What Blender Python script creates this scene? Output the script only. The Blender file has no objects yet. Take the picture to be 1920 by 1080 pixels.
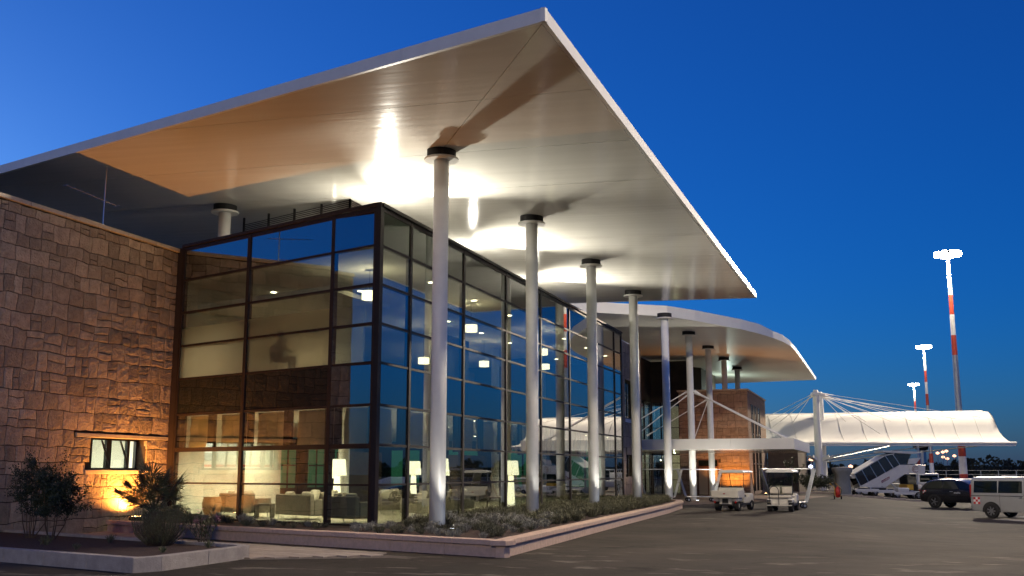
import bpy, bmesh, math, random
from mathutils import Vector, Matrix, noise
random.seed(7)
sc = bpy.context.scene
COL = sc.collection
PI = math.pi

# ------------------------------------------------------------------ camera
CAM_A = math.radians(19.0)            # heading, left of world +Y (the long facade runs along +Y)
CAM_P = math.atan(344.0 / 1972.0)     # pitch up
cam_d = bpy.data.cameras.new('camera')
cam = bpy.data.objects.new('camera', cam_d)
COL.objects.link(cam)
cam.location = (11.19, -26.39, 1.8)
cam.rotation_euler = (PI / 2 + CAM_P, 0, CAM_A)
cam_d.sensor_width = 36.0
cam_d.lens = 36.0 * 1972.0 / 1920.0
cam_d.clip_start = 0.1
cam_d.clip_end = 3000.0
sc.camera = cam

# ------------------------------------------------------------------ dusk sky
world = bpy.data.worlds.new('World')
sc.world = world
world.use_nodes = True
wn = world.node_tree
bgn = wn.nodes['Background']
sky = wn.nodes.new('ShaderNodeTexSky')
sky.sky_type = 'NISHITA'
sky.sun_disc = False
sky.sun_elevation = math.radians(4.5)
sky.sun_rotation = math.radians(-58.0)
sky.ozone_density = 8.0
sky.air_density = 1.0
sky.dust_density = 1.0
tint = wn.nodes.new('ShaderNodeMix')
tint.data_type = 'RGBA'
tint.blend_type = 'MULTIPLY'
tint.inputs[0].default_value = 1.0
tint.inputs[7].default_value = (0.74, 0.92, 1.08, 1)
wn.links.new(sky.outputs[0], tint.inputs[6])
addn = wn.nodes.new('ShaderNodeMix')
addn.data_type = 'RGBA'
addn.blend_type = 'ADD'
addn.inputs[0].default_value = 1.0
addn.inputs[7].default_value = (0.02, 0.06, 0.30, 1)
wn.links.new(tint.outputs[2], addn.inputs[6])
wn.links.new(addn.outputs[2], bgn.inputs[0])
bgn.inputs[1].default_value = 0.185

vs = sc.view_settings
vs.view_transform = 'Standard'
vs.look = 'None'
vs.exposure = 0.0
vs.gamma = 1.0
vs.use_curve_mapping = False
sc.render.engine = 'CYCLES'
cy = sc.cycles
cy.use_denoising = True
cy.max_bounces = 10
cy.diffuse_bounces = 3
cy.glossy_bounces = 4
cy.transmission_bounces = 6
cy.transparent_max_bounces = 24
cy.sample_clamp_indirect = 6.0
cy.caustics_reflective = False
cy.caustics_refractive = False
cy.blur_glossy = 0.5

# ------------------------------------------------------------------ lamps helper
def light(kind, loc, energy, color=(1, 1, 1), radius=0.1, aim=None, spot=None, blend=0.6, name='lamp_light', parent=None):
    d = bpy.data.lights.new(name, kind)
    d.energy = energy
    d.color = color
    d.shadow_soft_size = radius
    if kind == 'SPOT':
        d.spot_size = math.radians(spot)
        d.spot_blend = blend
    o = bpy.data.objects.new(name, d)
    COL.objects.link(o)
    o.location = loc
    if aim is not None:
        v = Vector(aim) - Vector(loc)
        o.rotation_euler = v.to_track_quat('-Z', 'Y').to_euler()
    if parent:
        o.parent = parent
    return o

# ------------------------------------------------------------------ materials
MATS = {}
def mat(name, color, rough=0.6, metal=0.0, var=0.0, vscale=3.0, bump=0.0, bscale=30.0, spec=0.5, emit=None, estr=0.0, coat=0.0, var2=None, alpha_obj=0.0):
    if name in MATS:
        return MATS[name]
    m = bpy.data.materials.new(name)
    m.use_nodes = True
    nt = m.node_tree
    b = nt.nodes['Principled BSDF']
    b.inputs['Base Color'].default_value = (*color, 1)
    b.inputs['Roughness'].default_value = rough
    b.inputs['Metallic'].default_value = metal
    b.inputs['Specular IOR Level'].default_value = spec
    if coat:
        b.inputs['Coat Weight'].default_value = coat
        b.inputs['Coat Roughness'].default_value = 0.06
    tc = None
    if var or bump or alpha_obj:
        tc = nt.nodes.new('ShaderNodeTexCoord')
    geo_vec = None
    if tc:
        g = nt.nodes.new('ShaderNodeNewGeometry')
        geo_vec = g.outputs['Position']
    src = None
    if var:
        n = nt.nodes.new('ShaderNodeTexNoise')
        n.inputs['Scale'].default_value = vscale
        n.inputs['Detail'].default_value = 6.0
        n.inputs['Roughness'].default_value = 0.65
        nt.links.new(geo_vec, n.inputs['Vector'])
        r = nt.nodes.new('ShaderNodeValToRGB')
        c1 = [max(0, c * (1 - var)) for c in color]
        c2 = [min(1, c * (1 + var)) for c in color] if var2 is None else list(var2)
        r.color_ramp.elements[0].position = 0.3
        r.color_ramp.elements[1].position = 0.7
        r.color_ramp.elements[0].color = (*c1, 1)
        r.color_ramp.elements[1].color = (*c2, 1)
        nt.links.new(n.outputs['Fac'], r.inputs[0])
        src = r.outputs[0]
    if alpha_obj:
        oi = nt.nodes.new('ShaderNodeObjectInfo')
        hs = nt.nodes.new('ShaderNodeHueSaturation')
        mr = nt.nodes.new('ShaderNodeMapRange')
        mr.inputs[3].default_value = 1 - alpha_obj
        mr.inputs[4].default_value = 1 + alpha_obj
        nt.links.new(oi.outputs['Random'], mr.inputs[0])
        nt.links.new(mr.outputs[0], hs.inputs['Value'])
        if src:
            nt.links.new(src, hs.inputs['Color'])
        else:
            hs.inputs['Color'].default_value = (*color, 1)
        src = hs.outputs[0]
    if src:
        nt.links.new(src, b.inputs['Base Color'])
    if bump:
        n2 = nt.nodes.new('ShaderNodeTexNoise')
        n2.inputs['Scale'].default_value = bscale
        n2.inputs['Detail'].default_value = 5.0
        nt.links.new(geo_vec, n2.inputs['Vector'])
        bp = nt.nodes.new('ShaderNodeBump')
        bp.inputs['Strength'].default_value = bump
        bp.inputs['Distance'].default_value = 0.045 if name.startswith('sandstone') else 0.03
        nt.links.new(n2.outputs['Fac'], bp.inputs['Height'])
        nt.links.new(bp.outputs[0], b.inputs['Normal'])
    if emit is not None:
        b.inputs['Emission Color'].default_value = (*emit, 1)
        b.inputs['Emission Strength'].default_value = estr
    MATS[name] = m
    return m

def glass_mat(name, tintc=(0.75, 0.82, 0.78), r0=0.12, rough=0.0, body=None, frost=False, refl=(1, 1, 1)):
    m = bpy.data.materials.new(name)
    m.use_nodes = True
    nt = m.node_tree
    nt.nodes.clear()
    out = nt.nodes.new('ShaderNodeOutputMaterial')
    lw = nt.nodes.new('ShaderNodeLayerWeight')
    lw.inputs['Blend'].default_value = 0.5
    pw = nt.nodes.new('ShaderNodeMath')
    pw.operation = 'POWER'
    pw.inputs[1].default_value = 4.0
    nt.links.new(lw.outputs['Facing'], pw.inputs[0])
    mr = nt.nodes.new('ShaderNodeMapRange')
    mr.inputs[3].default_value = r0
    mr.inputs[4].default_value = 0.95
    nt.links.new(pw.outputs[0], mr.inputs[0])
    gl = nt.nodes.new('ShaderNodeBsdfGlossy')
    gl.inputs['Roughness'].default_value = rough
    gl.inputs['Color'].default_value = (*refl, 1)
    if body is not None:
        tr = nt.nodes.new('ShaderNodeBsdfDiffuse')
        tr.inputs['Color'].default_value = (*body, 1)
    elif frost:
        a = nt.nodes.new('ShaderNodeBsdfRefraction')
        a.inputs['Roughness'].default_value = 0.48
        a.inputs['IOR'].default_value = 1.03
        a.inputs['Color'].default_value = (*tintc, 1)
        t2 = nt.nodes.new('ShaderNodeBsdfTranslucent')
        t2.inputs['Color'].default_value = (*tintc, 1)
        tr = nt.nodes.new('ShaderNodeMixShader')
        tr.inputs[0].default_value = 0.25
        nt.links.new(a.outputs[0], tr.inputs[1])
        nt.links.new(t2.outputs[0], tr.inputs[2])
    else:
        tr = nt.nodes.new('ShaderNodeBsdfTransparent')
        tr.inputs['Color'].default_value = (*tintc, 1)
    mx = nt.nodes.new('ShaderNodeMixShader')
    nt.links.new(mr.outputs[0], mx.inputs[0])
    nt.links.new(tr.outputs[0], mx.inputs[1])
    nt.links.new(gl.outputs[0], mx.inputs[2])
    nt.links.new(mx.outputs[0], out.inputs[0])
    MATS[name] = m
    return m

def emis_mat(name, color, strength):
    m = bpy.data.materials.new(name)
    m.use_nodes = True
    b = m.node_tree.nodes['Principled BSDF']
    b.inputs['Base Color'].default_value = (*[min(1, c) for c in color], 1)
    b.inputs['Emission Color'].default_value = (*color, 1)
    b.inputs['Emission Strength'].default_value = strength
    MATS[name] = m
    return m

# ------------------------------------------------------------------ mesh builder
class MB:
    def __init__(self):
        self.v = []
        self.f = []
    def quad(self, a, b, c, d):
        n = len(self.v)
        self.v += [tuple(a), tuple(b), tuple(c), tuple(d)]
        self.f.append((n, n + 1, n + 2, n + 3))
        return self
    def tri(self, a, b, c):
        n = len(self.v)
        self.v += [tuple(a), tuple(b), tuple(c)]
        self.f.append((n, n + 1, n + 2))
        return self
    def box(self, x0, x1, y0, y1, z0, z1):
        n = len(self.v)
        self.v += [(x0, y0, z0), (x1, y0, z0), (x1, y1, z0), (x0, y1, z0), (x0, y0, z1), (x1, y0, z1), (x1, y1, z1), (x0, y1, z1)]
        self.f += [(n, n + 3, n + 2, n + 1), (n + 4, n + 5, n + 6, n + 7), (n, n + 1, n + 5, n + 4), (n + 1, n + 2, n + 6, n + 5), (n + 2, n + 3, n + 7, n + 6), (n + 3, n, n + 4, n + 7)]
        return self
    def beam(self, p, q, w, h, up=(0, 0, 1)):
        """box of width w and height h from p to q"""
        p = Vector(p); q = Vector(q)
        d = (q - p).normalized()
        u = Vector(up)
        s = d.cross(u)
        if s.length < 1e-4:
            s = d.cross(Vector((1, 0, 0)))
        s.normalize()
        t = s.cross(d)
        n = len(self.v)
        for base in (p, q):
            for a, b in ((-1, -1), (1, -1), (1, 1), (-1, 1)):
                self.v.append(tuple(base + s * a * w / 2 + t * b * h / 2))
        self.f += [(n, n + 1, n + 2, n + 3), (n + 7, n + 6, n + 5, n + 4)]
        for i in range(4):
            j = (i + 1) % 4
            self.f.append((n + i, n + 4 + i, n + 4 + j, n + j))
        return self
    def prism(self, poly, z0, z1):
        """poly: CCW xy points; z0/z1 numbers or functions of (x, y)"""
        n = len(self.v)
        k = len(poly)
        f0 = z0 if callable(z0) else (lambda x, y: z0)
        f1 = z1 if callable(z1) else (lambda x, y: z1)
        self.v += [(x, y, f0(x, y)) for x, y in poly] + [(x, y, f1(x, y)) for x, y in poly]
        self.f.append(tuple(n + i for i in reversed(range(k))))
        self.f.append(tuple(n + k + i for i in range(k)))
        for i in range(k):
            j = (i + 1) % k
            self.f.append((n + i, n + j, n + k + j, n + k + i))
        return self
    def extr(self, pts, off):
        """closed polygon of 3d points extruded by vector off"""
        n = len(self.v)
        k = len(pts)
        off = Vector(off)
        self.v += [tuple(p) for p in pts] + [tuple(Vector(p) + off) for p in pts]
        self.f.append(tuple(n + i for i in range(k)))
        self.f.append(tuple(n + k + i for i in reversed(range(k))))
        for i in range(k):
            j = (i + 1) % k
            self.f.append((n + j, n + i, n + k + i, n + k + j))
        return self
    def tube(self, p, q, r0, r1=None, n=10, cap=True):
        r1 = r0 if r1 is None else r1
        p = Vector(p); q = Vector(q)
        d = (q - p).normalized()
        s = d.orthogonal().normalized()
        t = d.cross(s)
        b = len(self.v)
        for base, r in ((p, r0), (q, r1)):
            for i in range(n):
                a = 2 * PI * i / n
                self.v.append(tuple(base + (s * math.cos(a) + t * math.sin(a)) * r))
        for i in range(n):
            j = (i + 1) % n
            self.f.append((b + i, b + j, b + n + j, b + n + i))
        if cap:
            self.f.append(tuple(b + i for i in reversed(range(n))))
            self.f.append(tuple(b + n + i for i in range(n)))
        return self
    def path(self, pts, r, n=6):
        for a, b in zip(pts[:-1], pts[1:]):
            self.tube(a, b, r, n=n)
        return self
    def lathe(self, prof, c=(0, 0, 0), n=24, axis='z', cap=True):
        b = len(self.v)
        k = len(prof)
        for r, h in prof:
            for i in range(n):
                a = 2 * PI * i / n
                x, y = r * math.cos(a), r * math.sin(a)
                if axis == 'z':
                    p = (c[0] + x, c[1] + y, c[2] + h)
                elif axis == 'x':
                    p = (c[0] + h, c[1] + x, c[2] + y)
                else:
                    p = (c[0] + y, c[1] + h, c[2] + x)
                self.v.append(p)
        for m_ in range(k - 1):
            for i in range(n):
                j = (i + 1) % n
                self.f.append((b + m_ * n + i, b + m_ * n + j, b + (m_ + 1) * n + j, b + (m_ + 1) * n + i))
        if cap:
            self.f.append(tuple(b + i for i in reversed(range(n))))
            self.f.append(tuple(b + (k - 1) * n + i for i in range(n)))
        return self
    def grid(self, rows):
        """rows: list of equally long lists of points"""
        b = len(self.v)
        m_ = len(rows[0])
        for r in rows:
            self.v += [tuple(p) for p in r]
        for i in range(len(rows) - 1):
            for j in range(m_ - 1):
                a = b + i * m_ + j
                self.f.append((a, a + 1, a + m_ + 1, a + m_))
        return self
    def build(self, name, m=None, parent=None, smooth=False, bevel=0.0, seg=2, loc=None, solid=0.0, sub=0):
        me = bpy.data.meshes.new(name)
        me.from_pydata(self.v, [], self.f)
        me.validate()
        if smooth:
            me.polygons.foreach_set('use_smooth', [True] * len(me.polygons))
        me.update()
        o = bpy.data.objects.new(name, me)
        COL.objects.link(o)
        if m is not None:
            me.materials.append(m)
        if parent:
            o.parent = parent
        if loc is not None:
            o.location = loc
        if sub:
            md = o.modifiers.new('sub', 'SUBSURF')
            md.levels = md.render_levels = sub
        if solid:
            md = o.modifiers.new('solid', 'SOLIDIFY')
            md.thickness = solid
            md.offset = 0
        if bevel:
            md = o.modifiers.new('bevel', 'BEVEL')
            md.width = bevel
            md.segments = seg
            md.limit_method = 'ANGLE'
            md.angle_limit = math.radians(30)
            md.harden_normals = False
        return o

def fixn(o):
    bm = bmesh.new()
    bm.from_mesh(o.data)
    bmesh.ops.recalc_face_normals(bm, faces=bm.faces)
    bm.to_mesh(o.data)
    bm.free()
    return o

def empty(name, loc=(0, 0, 0), rz=0.0, label=None, cat=None, group=None):
    o = bpy.data.objects.new(name, None)
    COL.objects.link(o)
    o.location = loc
    o.rotation_euler = (0, 0, rz)
    o.empty_display_size = 0.2
    tag(o, label, cat, group)
    return o

def tag(o, label=None, cat=None, group=None, kind=None):
    if label: o['label'] = label
    if cat: o['category'] = cat
    if group: o['group'] = group
    if kind: o['kind'] = kind
    return o

def link_copy(o, parent=None):
    c = o.copy()
    COL.objects.link(c)
    c.parent = parent
    return c

def copy_tree(o, parent=None):
    c = link_copy(o, parent)
    for ch in list(o.children):
        copy_tree(ch, c)
    return c

ORD = ['first', 'second', 'third', 'fourth', 'fifth', 'sixth', 'seventh', 'eighth', 'ninth', 'tenth', 'eleventh', 'twelfth']

# ------------------------------------------------------------------ palette
M_WHITE = mat('white paint', (0.78, 0.76, 0.70), 0.35, var=0.04, vscale=1.2)
M_COLUMN = mat('column paint', (0.83, 0.82, 0.78), 0.42, var=0.05, vscale=2.0)
M_FASCIA = mat('fascia metal', (0.72, 0.71, 0.68), 0.4, var=0.06, vscale=1.5)
M_BLACK = mat('black rubber', (0.012, 0.011, 0.011), 0.7)
M_FRAME = mat('bronze frame', (0.022, 0.015, 0.013), 0.5, metal=0.1, var=0.2, vscale=2, spec=0.25)
M_DARK = mat('dark metal', (0.02, 0.019, 0.018), 0.5, var=0.2)
M_STEEL = mat('steel', (0.55, 0.56, 0.57), 0.28, metal=1.0)
M_GALV = mat('galvanised', (0.42, 0.43, 0.42), 0.5, metal=0.7, var=0.1)
M_STONE = mat('sandstone', (0.41, 0.32, 0.235), 0.95, var=0.25, vscale=4.0, bump=1.0, bscale=16.0, spec=0.15, alpha_obj=0.26)
M_STONE2 = mat('sandstone far', (0.34, 0.25, 0.18), 0.95, var=0.25, vscale=3.0, bump=0.8, bscale=9.0, spec=0.15, alpha_obj=0.22)
M_MORTAR = mat('mortar joint', (0.07, 0.052, 0.037), 1.0, var=0.2, vscale=8, spec=0.1)
M_COPING = mat('coping stone', (0.46, 0.39, 0.31), 0.9, var=0.15, vscale=6, bump=0.5, bscale=40)
M_PINK = mat('pinkish kerb stone', (0.60, 0.42, 0.32), 0.9, var=0.14, vscale=9, bump=0.6, bscale=60)
M_CONC = mat('concrete kerb', (0.36, 0.31, 0.27), 0.92, var=0.2, vscale=4, bump=0.5, bscale=45)
M_SOIL = mat('soil', (0.045, 0.022, 0.014), 1.0, var=0.5, vscale=14, bump=1.0, bscale=25)
M_CREAM = mat('cream plaster', (0.80, 0.76, 0.66), 0.8, var=0.03, vscale=2)
M_CEIL = mat('ceiling board', (0.72, 0.70, 0.66), 0.7, var=0.02)
M_FLOOR = mat('lounge floor stone', (0.55, 0.50, 0.40), 0.3, var=0.08, vscale=2)
M_SOFA = mat('taupe upholstery', (0.30, 0.26, 0.21), 0.9, var=0.12, vscale=12, bump=0.3, bscale=120)
M_CUSH = mat('cream cushion', (0.62, 0.56, 0.46), 0.9, var=0.08, vscale=10)
M_RED = mat('mast red', (0.50, 0.06, 0.025), 0.5, var=0.1, vscale=4)
M_MASTW = mat('mast white', (0.72, 0.72, 0.70), 0.5, var=0.08, vscale=4)
M_CARTW = mat('cart plastic', (0.62, 0.58, 0.50), 0.4, var=0.06, vscale=5)
M_TYRE = mat('tyre', (0.014, 0.013, 0.013), 0.85, var=0.2, vscale=20)
M_GLASS = glass_mat('facade glass', (0.74, 0.80, 0.75), 0.18)
M_SPAN = glass_mat('spandrel glass', r0=0.34, body=(0.012, 0.018, 0.013))
M_SPANM = glass_mat('floor band glass', r0=0.05, body=(0.012, 0.014, 0.012))
M_SPANG = glass_mat('green spandrel glass', r0=0.09, body=(0.020, 0.034, 0.018))
M_FROST = glass_mat('frosted glass', (0.86, 0.84, 0.72), 0.10, frost=True)
M_CARGL = glass_mat('vehicle glass', r0=0.05, body=(0.008, 0.012, 0.010))
M_CLEAR = glass_mat('clear screen', (0.80, 0.82, 0.80), 0.05)
M_BULB = emis_mat('warm bulb', (1.0, 0.86, 0.62), 14.0)
M_SHADE = emis_mat('lit lampshade', (1.0, 0.86, 0.60), 3.2)
M_PEND = emis_mat('lit pendant drum', (1.0, 0.82, 0.52), 5.0)
M_FLOOD = emis_mat('mast floodlight', (1.0, 0.97, 0.86), 60.0)
M_SODIUM = emis_mat('sodium lamp', (1.0, 0.55, 0.2), 20.0)
M_UPW = emis_mat('ground uplight lens', (0.85, 0.92, 1.0), 12.0)
M_FARL = emis_mat('far lamp', (1.0, 0.50, 0.30), 2.6)
M_GREEN = emis_mat('green lit window', (0.10, 0.42, 0.22), 0.28)
M_HALL = emis_mat('bright hall lamp panel', (0.95, 1.0, 0.88), 1.6)
M_LEAF = mat('dark leaf', (0.030, 0.042, 0.018), 0.6, var=0.45, vscale=9)
M_ROSE = mat('rosemary leaf', (0.12, 0.13, 0.055), 0.65, var=0.4, vscale=12)
M_PALM = mat('palm leaf', (0.060, 0.070, 0.028), 0.55, var=0.35, vscale=9)
M_LAV = mat('lavender leaf', (0.115, 0.110, 0.062), 0.8, var=0.35, vscale=7)
M_LAVG = mat('silver leaf', (0.27, 0.26, 0.21), 0.85, var=0.25, vscale=9)
M_FLOWER = mat('pink flower', (0.62, 0.30, 0.42), 0.7, var=0.15, vscale=20)
M_STEM = mat('woody stem', (0.09, 0.06, 0.035), 0.9)
M_FARTREE = mat('far tree', (0.018, 0.022, 0.014), 1.0, var=0.4, vscale=0.2)
M_WHITEV = mat('white vehicle', (0.62, 0.61, 0.58), 0.4, var=0.06)
M_SILVER = mat('silver paint', (0.36, 0.36, 0.355), 0.38, metal=0.25, var=0.05, coat=0.3)
M_BLACKP = mat('black paint', (0.010, 0.010, 0.013), 0.25, coat=0.8)
M_RIM = mat('alloy', (0.42, 0.42, 0.42), 0.35, metal=0.9)
M_TAIL = mat('tail lamp', (0.35, 0.02, 0.015), 0.25)
M_TEXTW = mat('white print', (0.75, 0.74, 0.72), 0.6)
M_TEXTM = mat('maroon print', (0.16, 0.02, 0.04), 0.5)
M_YELLOW = mat('yellow paint', (0.65, 0.38, 0.03), 0.5)
M_LINE = mat('white ground paint', (0.62, 0.58, 0.50), 0.85, var=0.2, vscale=5)

def translucent_mat(name, color, k, bump=0.0, bscale=2.0, var=0.1, vscale=3.0):
    m = mat(name, color, 0.8, var=var, vscale=vscale, bump=bump, bscale=bscale)
    nt = m.node_tree
    b = nt.nodes['Principled BSDF']
    out = [n for n in nt.nodes if n.type == 'OUTPUT_MATERIAL'][0]
    t = nt.nodes.new('ShaderNodeBsdfTranslucent')
    t.inputs['Color'].default_value = (*color, 1)
    mx = nt.nodes.new('ShaderNodeMixShader')
    mx.inputs[0].default_value = k
    nt.links.new(b.outputs[0], mx.inputs[1])
    nt.links.new(t.outputs[0], mx.inputs[2])
    nt.links.new(mx.outputs[0], out.inputs[0])
    return m
M_BLIND = translucent_mat('linen blind', (0.60, 0.50, 0.36), 0.55, bump=0.3, bscale=50, var=0.12, vscale=7)

def soffit_material(rough=0.13):
    m = bpy.data.materials.new('soffit planks')
    m.use_nodes = True
    nt = m.node_tree
    b = nt.nodes['Principled BSDF']
    b.inputs['Roughness'].default_value = rough
    b.inputs['Specular IOR Level'].default_value = 0.20
    g = nt.nodes.new('ShaderNodeNewGeometry')
    mp = nt.nodes.new('ShaderNodeMapping')
    mp.inputs['Scale'].default_value = (0.25, 3.2, 1)
    nt.links.new(g.outputs['Position'], mp.inputs['Vector'])
    n = nt.nodes.new('ShaderNodeTexNoise')
    n.inputs['Scale'].default_value = 1.0
    n.inputs['Detail'].default_value = 3.0
    nt.links.new(mp.outputs[0], n.inputs['Vector'])
    r = nt.nodes.new('ShaderNodeValToRGB')
    r.color_ramp.elements[0].position = 0.25
    r.color_ramp.elements[1].position = 0.75
    r.color_ramp.elements[0].color = (0.68, 0.66, 0.60, 1)
    r.color_ramp.elements[1].color = (0.74, 0.72, 0.66, 1)
    nt.links.new(n.outputs['Fac'], r.inputs[0])
    nt.links.new(r.outputs[0], b.inputs['Base Color'])
    wv = nt.nodes.new('ShaderNodeTexWave')
    wv.bands_direction = 'Y'
    wv.inputs['Scale'].default_value = 0.8
    wv.inputs['Distortion'].default_value = 0.15
    nt.links.new(g.outputs['Position'], wv.inputs['Vector'])
    hm = nt.nodes.new('ShaderNodeMath')
    hm.operation = 'MULTIPLY_ADD'
    hm.inputs[1].default_value = 0.10
    nt.links.new(wv.outputs['Fac'], hm.inputs[0])
    nt.links.new(n.outputs['Fac'], hm.inputs[2])
    bp = nt.nodes.new('ShaderNodeBump')
    bp.inputs['Strength'].default_value = 0.14
    bp.inputs['Distance'].default_value = 0.05
    nt.links.new(hm.outputs[0], bp.inputs['Height'])
    nt.links.new(bp.outputs[0], b.inputs['Normal'])
    return m
M_SOFFIT = soffit_material()
M_SOFFIT2 = soffit_material(0.42)

def asphalt_material():
    m = bpy.data.materials.new('asphalt')
    m.use_nodes = True
    nt = m.node_tree
    b = nt.nodes['Principled BSDF']
    g = nt.nodes.new('ShaderNodeNewGeometry')
    def noi(scale, detail, vec=None):
        n = nt.nodes.new('ShaderNodeTexNoise')
        n.inputs['Scale'].default_value = scale
        n.inputs['Detail'].default_value = detail
        n.inputs['Roughness'].default_value = 0.6
        nt.links.new(vec or g.outputs['Position'], n.inputs['Vector'])
        return n
    def ramp(a, b_, ca, cb, src):
        r = nt.nodes.new('ShaderNodeValToRGB')
        r.color_ramp.elements[0].position = a
        r.color_ramp.elements[1].position = b_
        r.color_ramp.elements[0].color = (*ca, 1)
        r.color_ramp.elements[1].color = (*cb, 1)
        nt.links.new(src, r.inputs[0])
        return r
    big = noi(0.22, 8)
    base = ramp(0.35, 0.68, (0.034, 0.027, 0.021), (0.070, 0.057, 0.044), big.outputs['Fac'])
    # pale scuffs and light glints, both put into the colour as long streaks
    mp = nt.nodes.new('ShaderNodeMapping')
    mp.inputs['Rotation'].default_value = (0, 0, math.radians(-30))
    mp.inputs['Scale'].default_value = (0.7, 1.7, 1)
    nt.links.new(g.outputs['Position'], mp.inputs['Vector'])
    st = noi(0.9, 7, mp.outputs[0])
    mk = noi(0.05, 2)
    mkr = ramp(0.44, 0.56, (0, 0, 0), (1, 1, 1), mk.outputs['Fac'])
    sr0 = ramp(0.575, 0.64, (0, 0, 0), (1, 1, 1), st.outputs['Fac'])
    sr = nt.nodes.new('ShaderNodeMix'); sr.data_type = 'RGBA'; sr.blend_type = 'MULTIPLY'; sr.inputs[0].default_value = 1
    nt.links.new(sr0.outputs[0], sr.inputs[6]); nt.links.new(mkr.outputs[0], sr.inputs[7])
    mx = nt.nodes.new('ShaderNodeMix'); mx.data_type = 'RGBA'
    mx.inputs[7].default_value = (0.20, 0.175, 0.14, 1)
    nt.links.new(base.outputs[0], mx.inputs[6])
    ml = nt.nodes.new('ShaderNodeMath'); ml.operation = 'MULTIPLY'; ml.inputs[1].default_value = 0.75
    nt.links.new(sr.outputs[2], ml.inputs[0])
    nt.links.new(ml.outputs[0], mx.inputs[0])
    fine = noi(38, 4)
    fr = ramp(0.3, 0.75, (0.72, 0.72, 0.72), (1.25, 1.25, 1.25), fine.outputs['Fac'])
    mu = nt.nodes.new('ShaderNodeMix'); mu.data_type = 'RGBA'; mu.blend_type = 'MULTIPLY'; mu.inputs[0].default_value = 1
    nt.links.new(mx.outputs[2], mu.inputs[6])
    nt.links.new(fr.outputs[0], mu.inputs[7])
    # tyre arcs
    wv = nt.nodes.new('ShaderNodeTexWave')
    wv.wave_type = 'RINGS'; wv.rings_direction = 'SPHERICAL'
    wv.inputs['Scale'].default_value = 0.075
    wv.inputs['Distortion'].default_value = 1.2
    wv.inputs['Detail'].default_value = 2
    m2 = nt.nodes.new('ShaderNodeMapping'); m2.inputs['Location'].default_value = (-34, 14, 0)
    nt.links.new(g.outputs['Position'], m2.inputs['Vector'])
    nt.links.new(m2.outputs[0], wv.inputs['Vector'])
    wr = ramp(0.86, 0.99, (0, 0, 0), (1, 1, 1), wv.outputs['Fac'])
    m3 = nt.nodes.new('ShaderNodeMix'); m3.data_type = 'RGBA'
    m3.inputs[7].default_value = (0.030, 0.026, 0.023, 1)
    w2 = nt.nodes.new('ShaderNodeMath'); w2.operation = 'MULTIPLY'; w2.inputs[1].default_value = 0.22
    nt.links.new(wr.outputs[0], w2.inputs[0])
    nt.links.new(w2.outputs[0], m3.inputs[0])
    nt.links.new(mu.outputs[2], m3.inputs[6])
    # oil and rubber stains
    sn = noi(0.55, 6)
    sr2 = ramp(0.60, 0.68, (1, 1, 1), (0.55, 0.53, 0.52), sn.outputs['Fac'])
    m4 = nt.nodes.new('ShaderNodeMix'); m4.data_type = 'RGBA'; m4.blend_type = 'MULTIPLY'; m4.inputs[0].default_value = 1
    nt.links.new(m3.outputs[2], m4.inputs[6]); nt.links.new(sr2.outputs[0], m4.inputs[7])
    # hairline cracks
    vo = nt.nodes.new('ShaderNodeTexVoronoi'); vo.feature = 'DISTANCE_TO_EDGE'; vo.inputs['Scale'].default_value = 0.28
    wp = nt.nodes.new('ShaderNodeVectorMath'); wp.operation = 'MULTIPLY_ADD'
    nt.links.new(sn.outputs['Color'], wp.inputs[0]); wp.inputs[1].default_value = (1.6, 1.6, 0); nt.links.new(g.outputs['Position'], wp.inputs[2])
    nt.links.new(wp.outputs[0], vo.inputs['Vector'])
    cr = ramp(0.002, 0.006, (0.55, 0.55, 0.55), (1, 1, 1), vo.outputs['Distance'])
    m5 = nt.nodes.new('ShaderNodeMix'); m5.data_type = 'RGBA'; m5.blend_type = 'MULTIPLY'; m5.inputs[0].default_value = 0.7
    nt.links.new(m4.outputs[2], m5.inputs[6]); nt.links.new(cr.outputs[0], m5.inputs[7])
    nt.links.new(m5.outputs[2], b.inputs['Base Color'])
    rr = ramp(0.3, 0.7, (0.78,) * 3, (0.92,) * 3, st.outputs['Fac'])
    nt.links.new(rr.outputs[0], b.inputs['Roughness'])
    b.inputs['Specular IOR Level'].default_value = 0.15
    bp = nt.nodes.new('ShaderNodeBump'); bp.inputs['Strength'].default_value = 0.55; bp.inputs['Distance'].default_value = 0.02
    nt.links.new(fine.outputs['Fac'], bp.inputs['Height'])
    nt.links.new(bp.outputs[0], b.inputs['Normal'])
    return m
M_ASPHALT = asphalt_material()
# ================================================================== GROUND
def sstep(a, b, x):
    t = max(0.0, min(1.0, (x - a) / (b - a)))
    return t * t * (3 - 2 * t)
def gz(x, y):
    """the apron falls slightly for drainage, away from the building"""
    return -0.36 * sstep(8.0, 14.5, x) * sstep(-2.0, 14.0, y)

def spaced(a, b, fine0, fine1, step, coarse):
    out = []
    x = a
    while x < b:
        out.append(x)
        x += step if fine0 <= x < fine1 else coarse
    out.append(b)
    return out
gx = spaced(-900, 1400, -20, 30, 0.8, 90)
gy = spaced(-300, 2200, -40, 90, 1.6, 90)
m_ = MB()
m_.grid([[(x, y, gz(x, y)) for x in gx] for y in gy])
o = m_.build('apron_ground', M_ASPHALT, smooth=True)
fixn(o)
tag(o, 'dark worn asphalt apron in front of the terminal', kind='structure')

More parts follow.
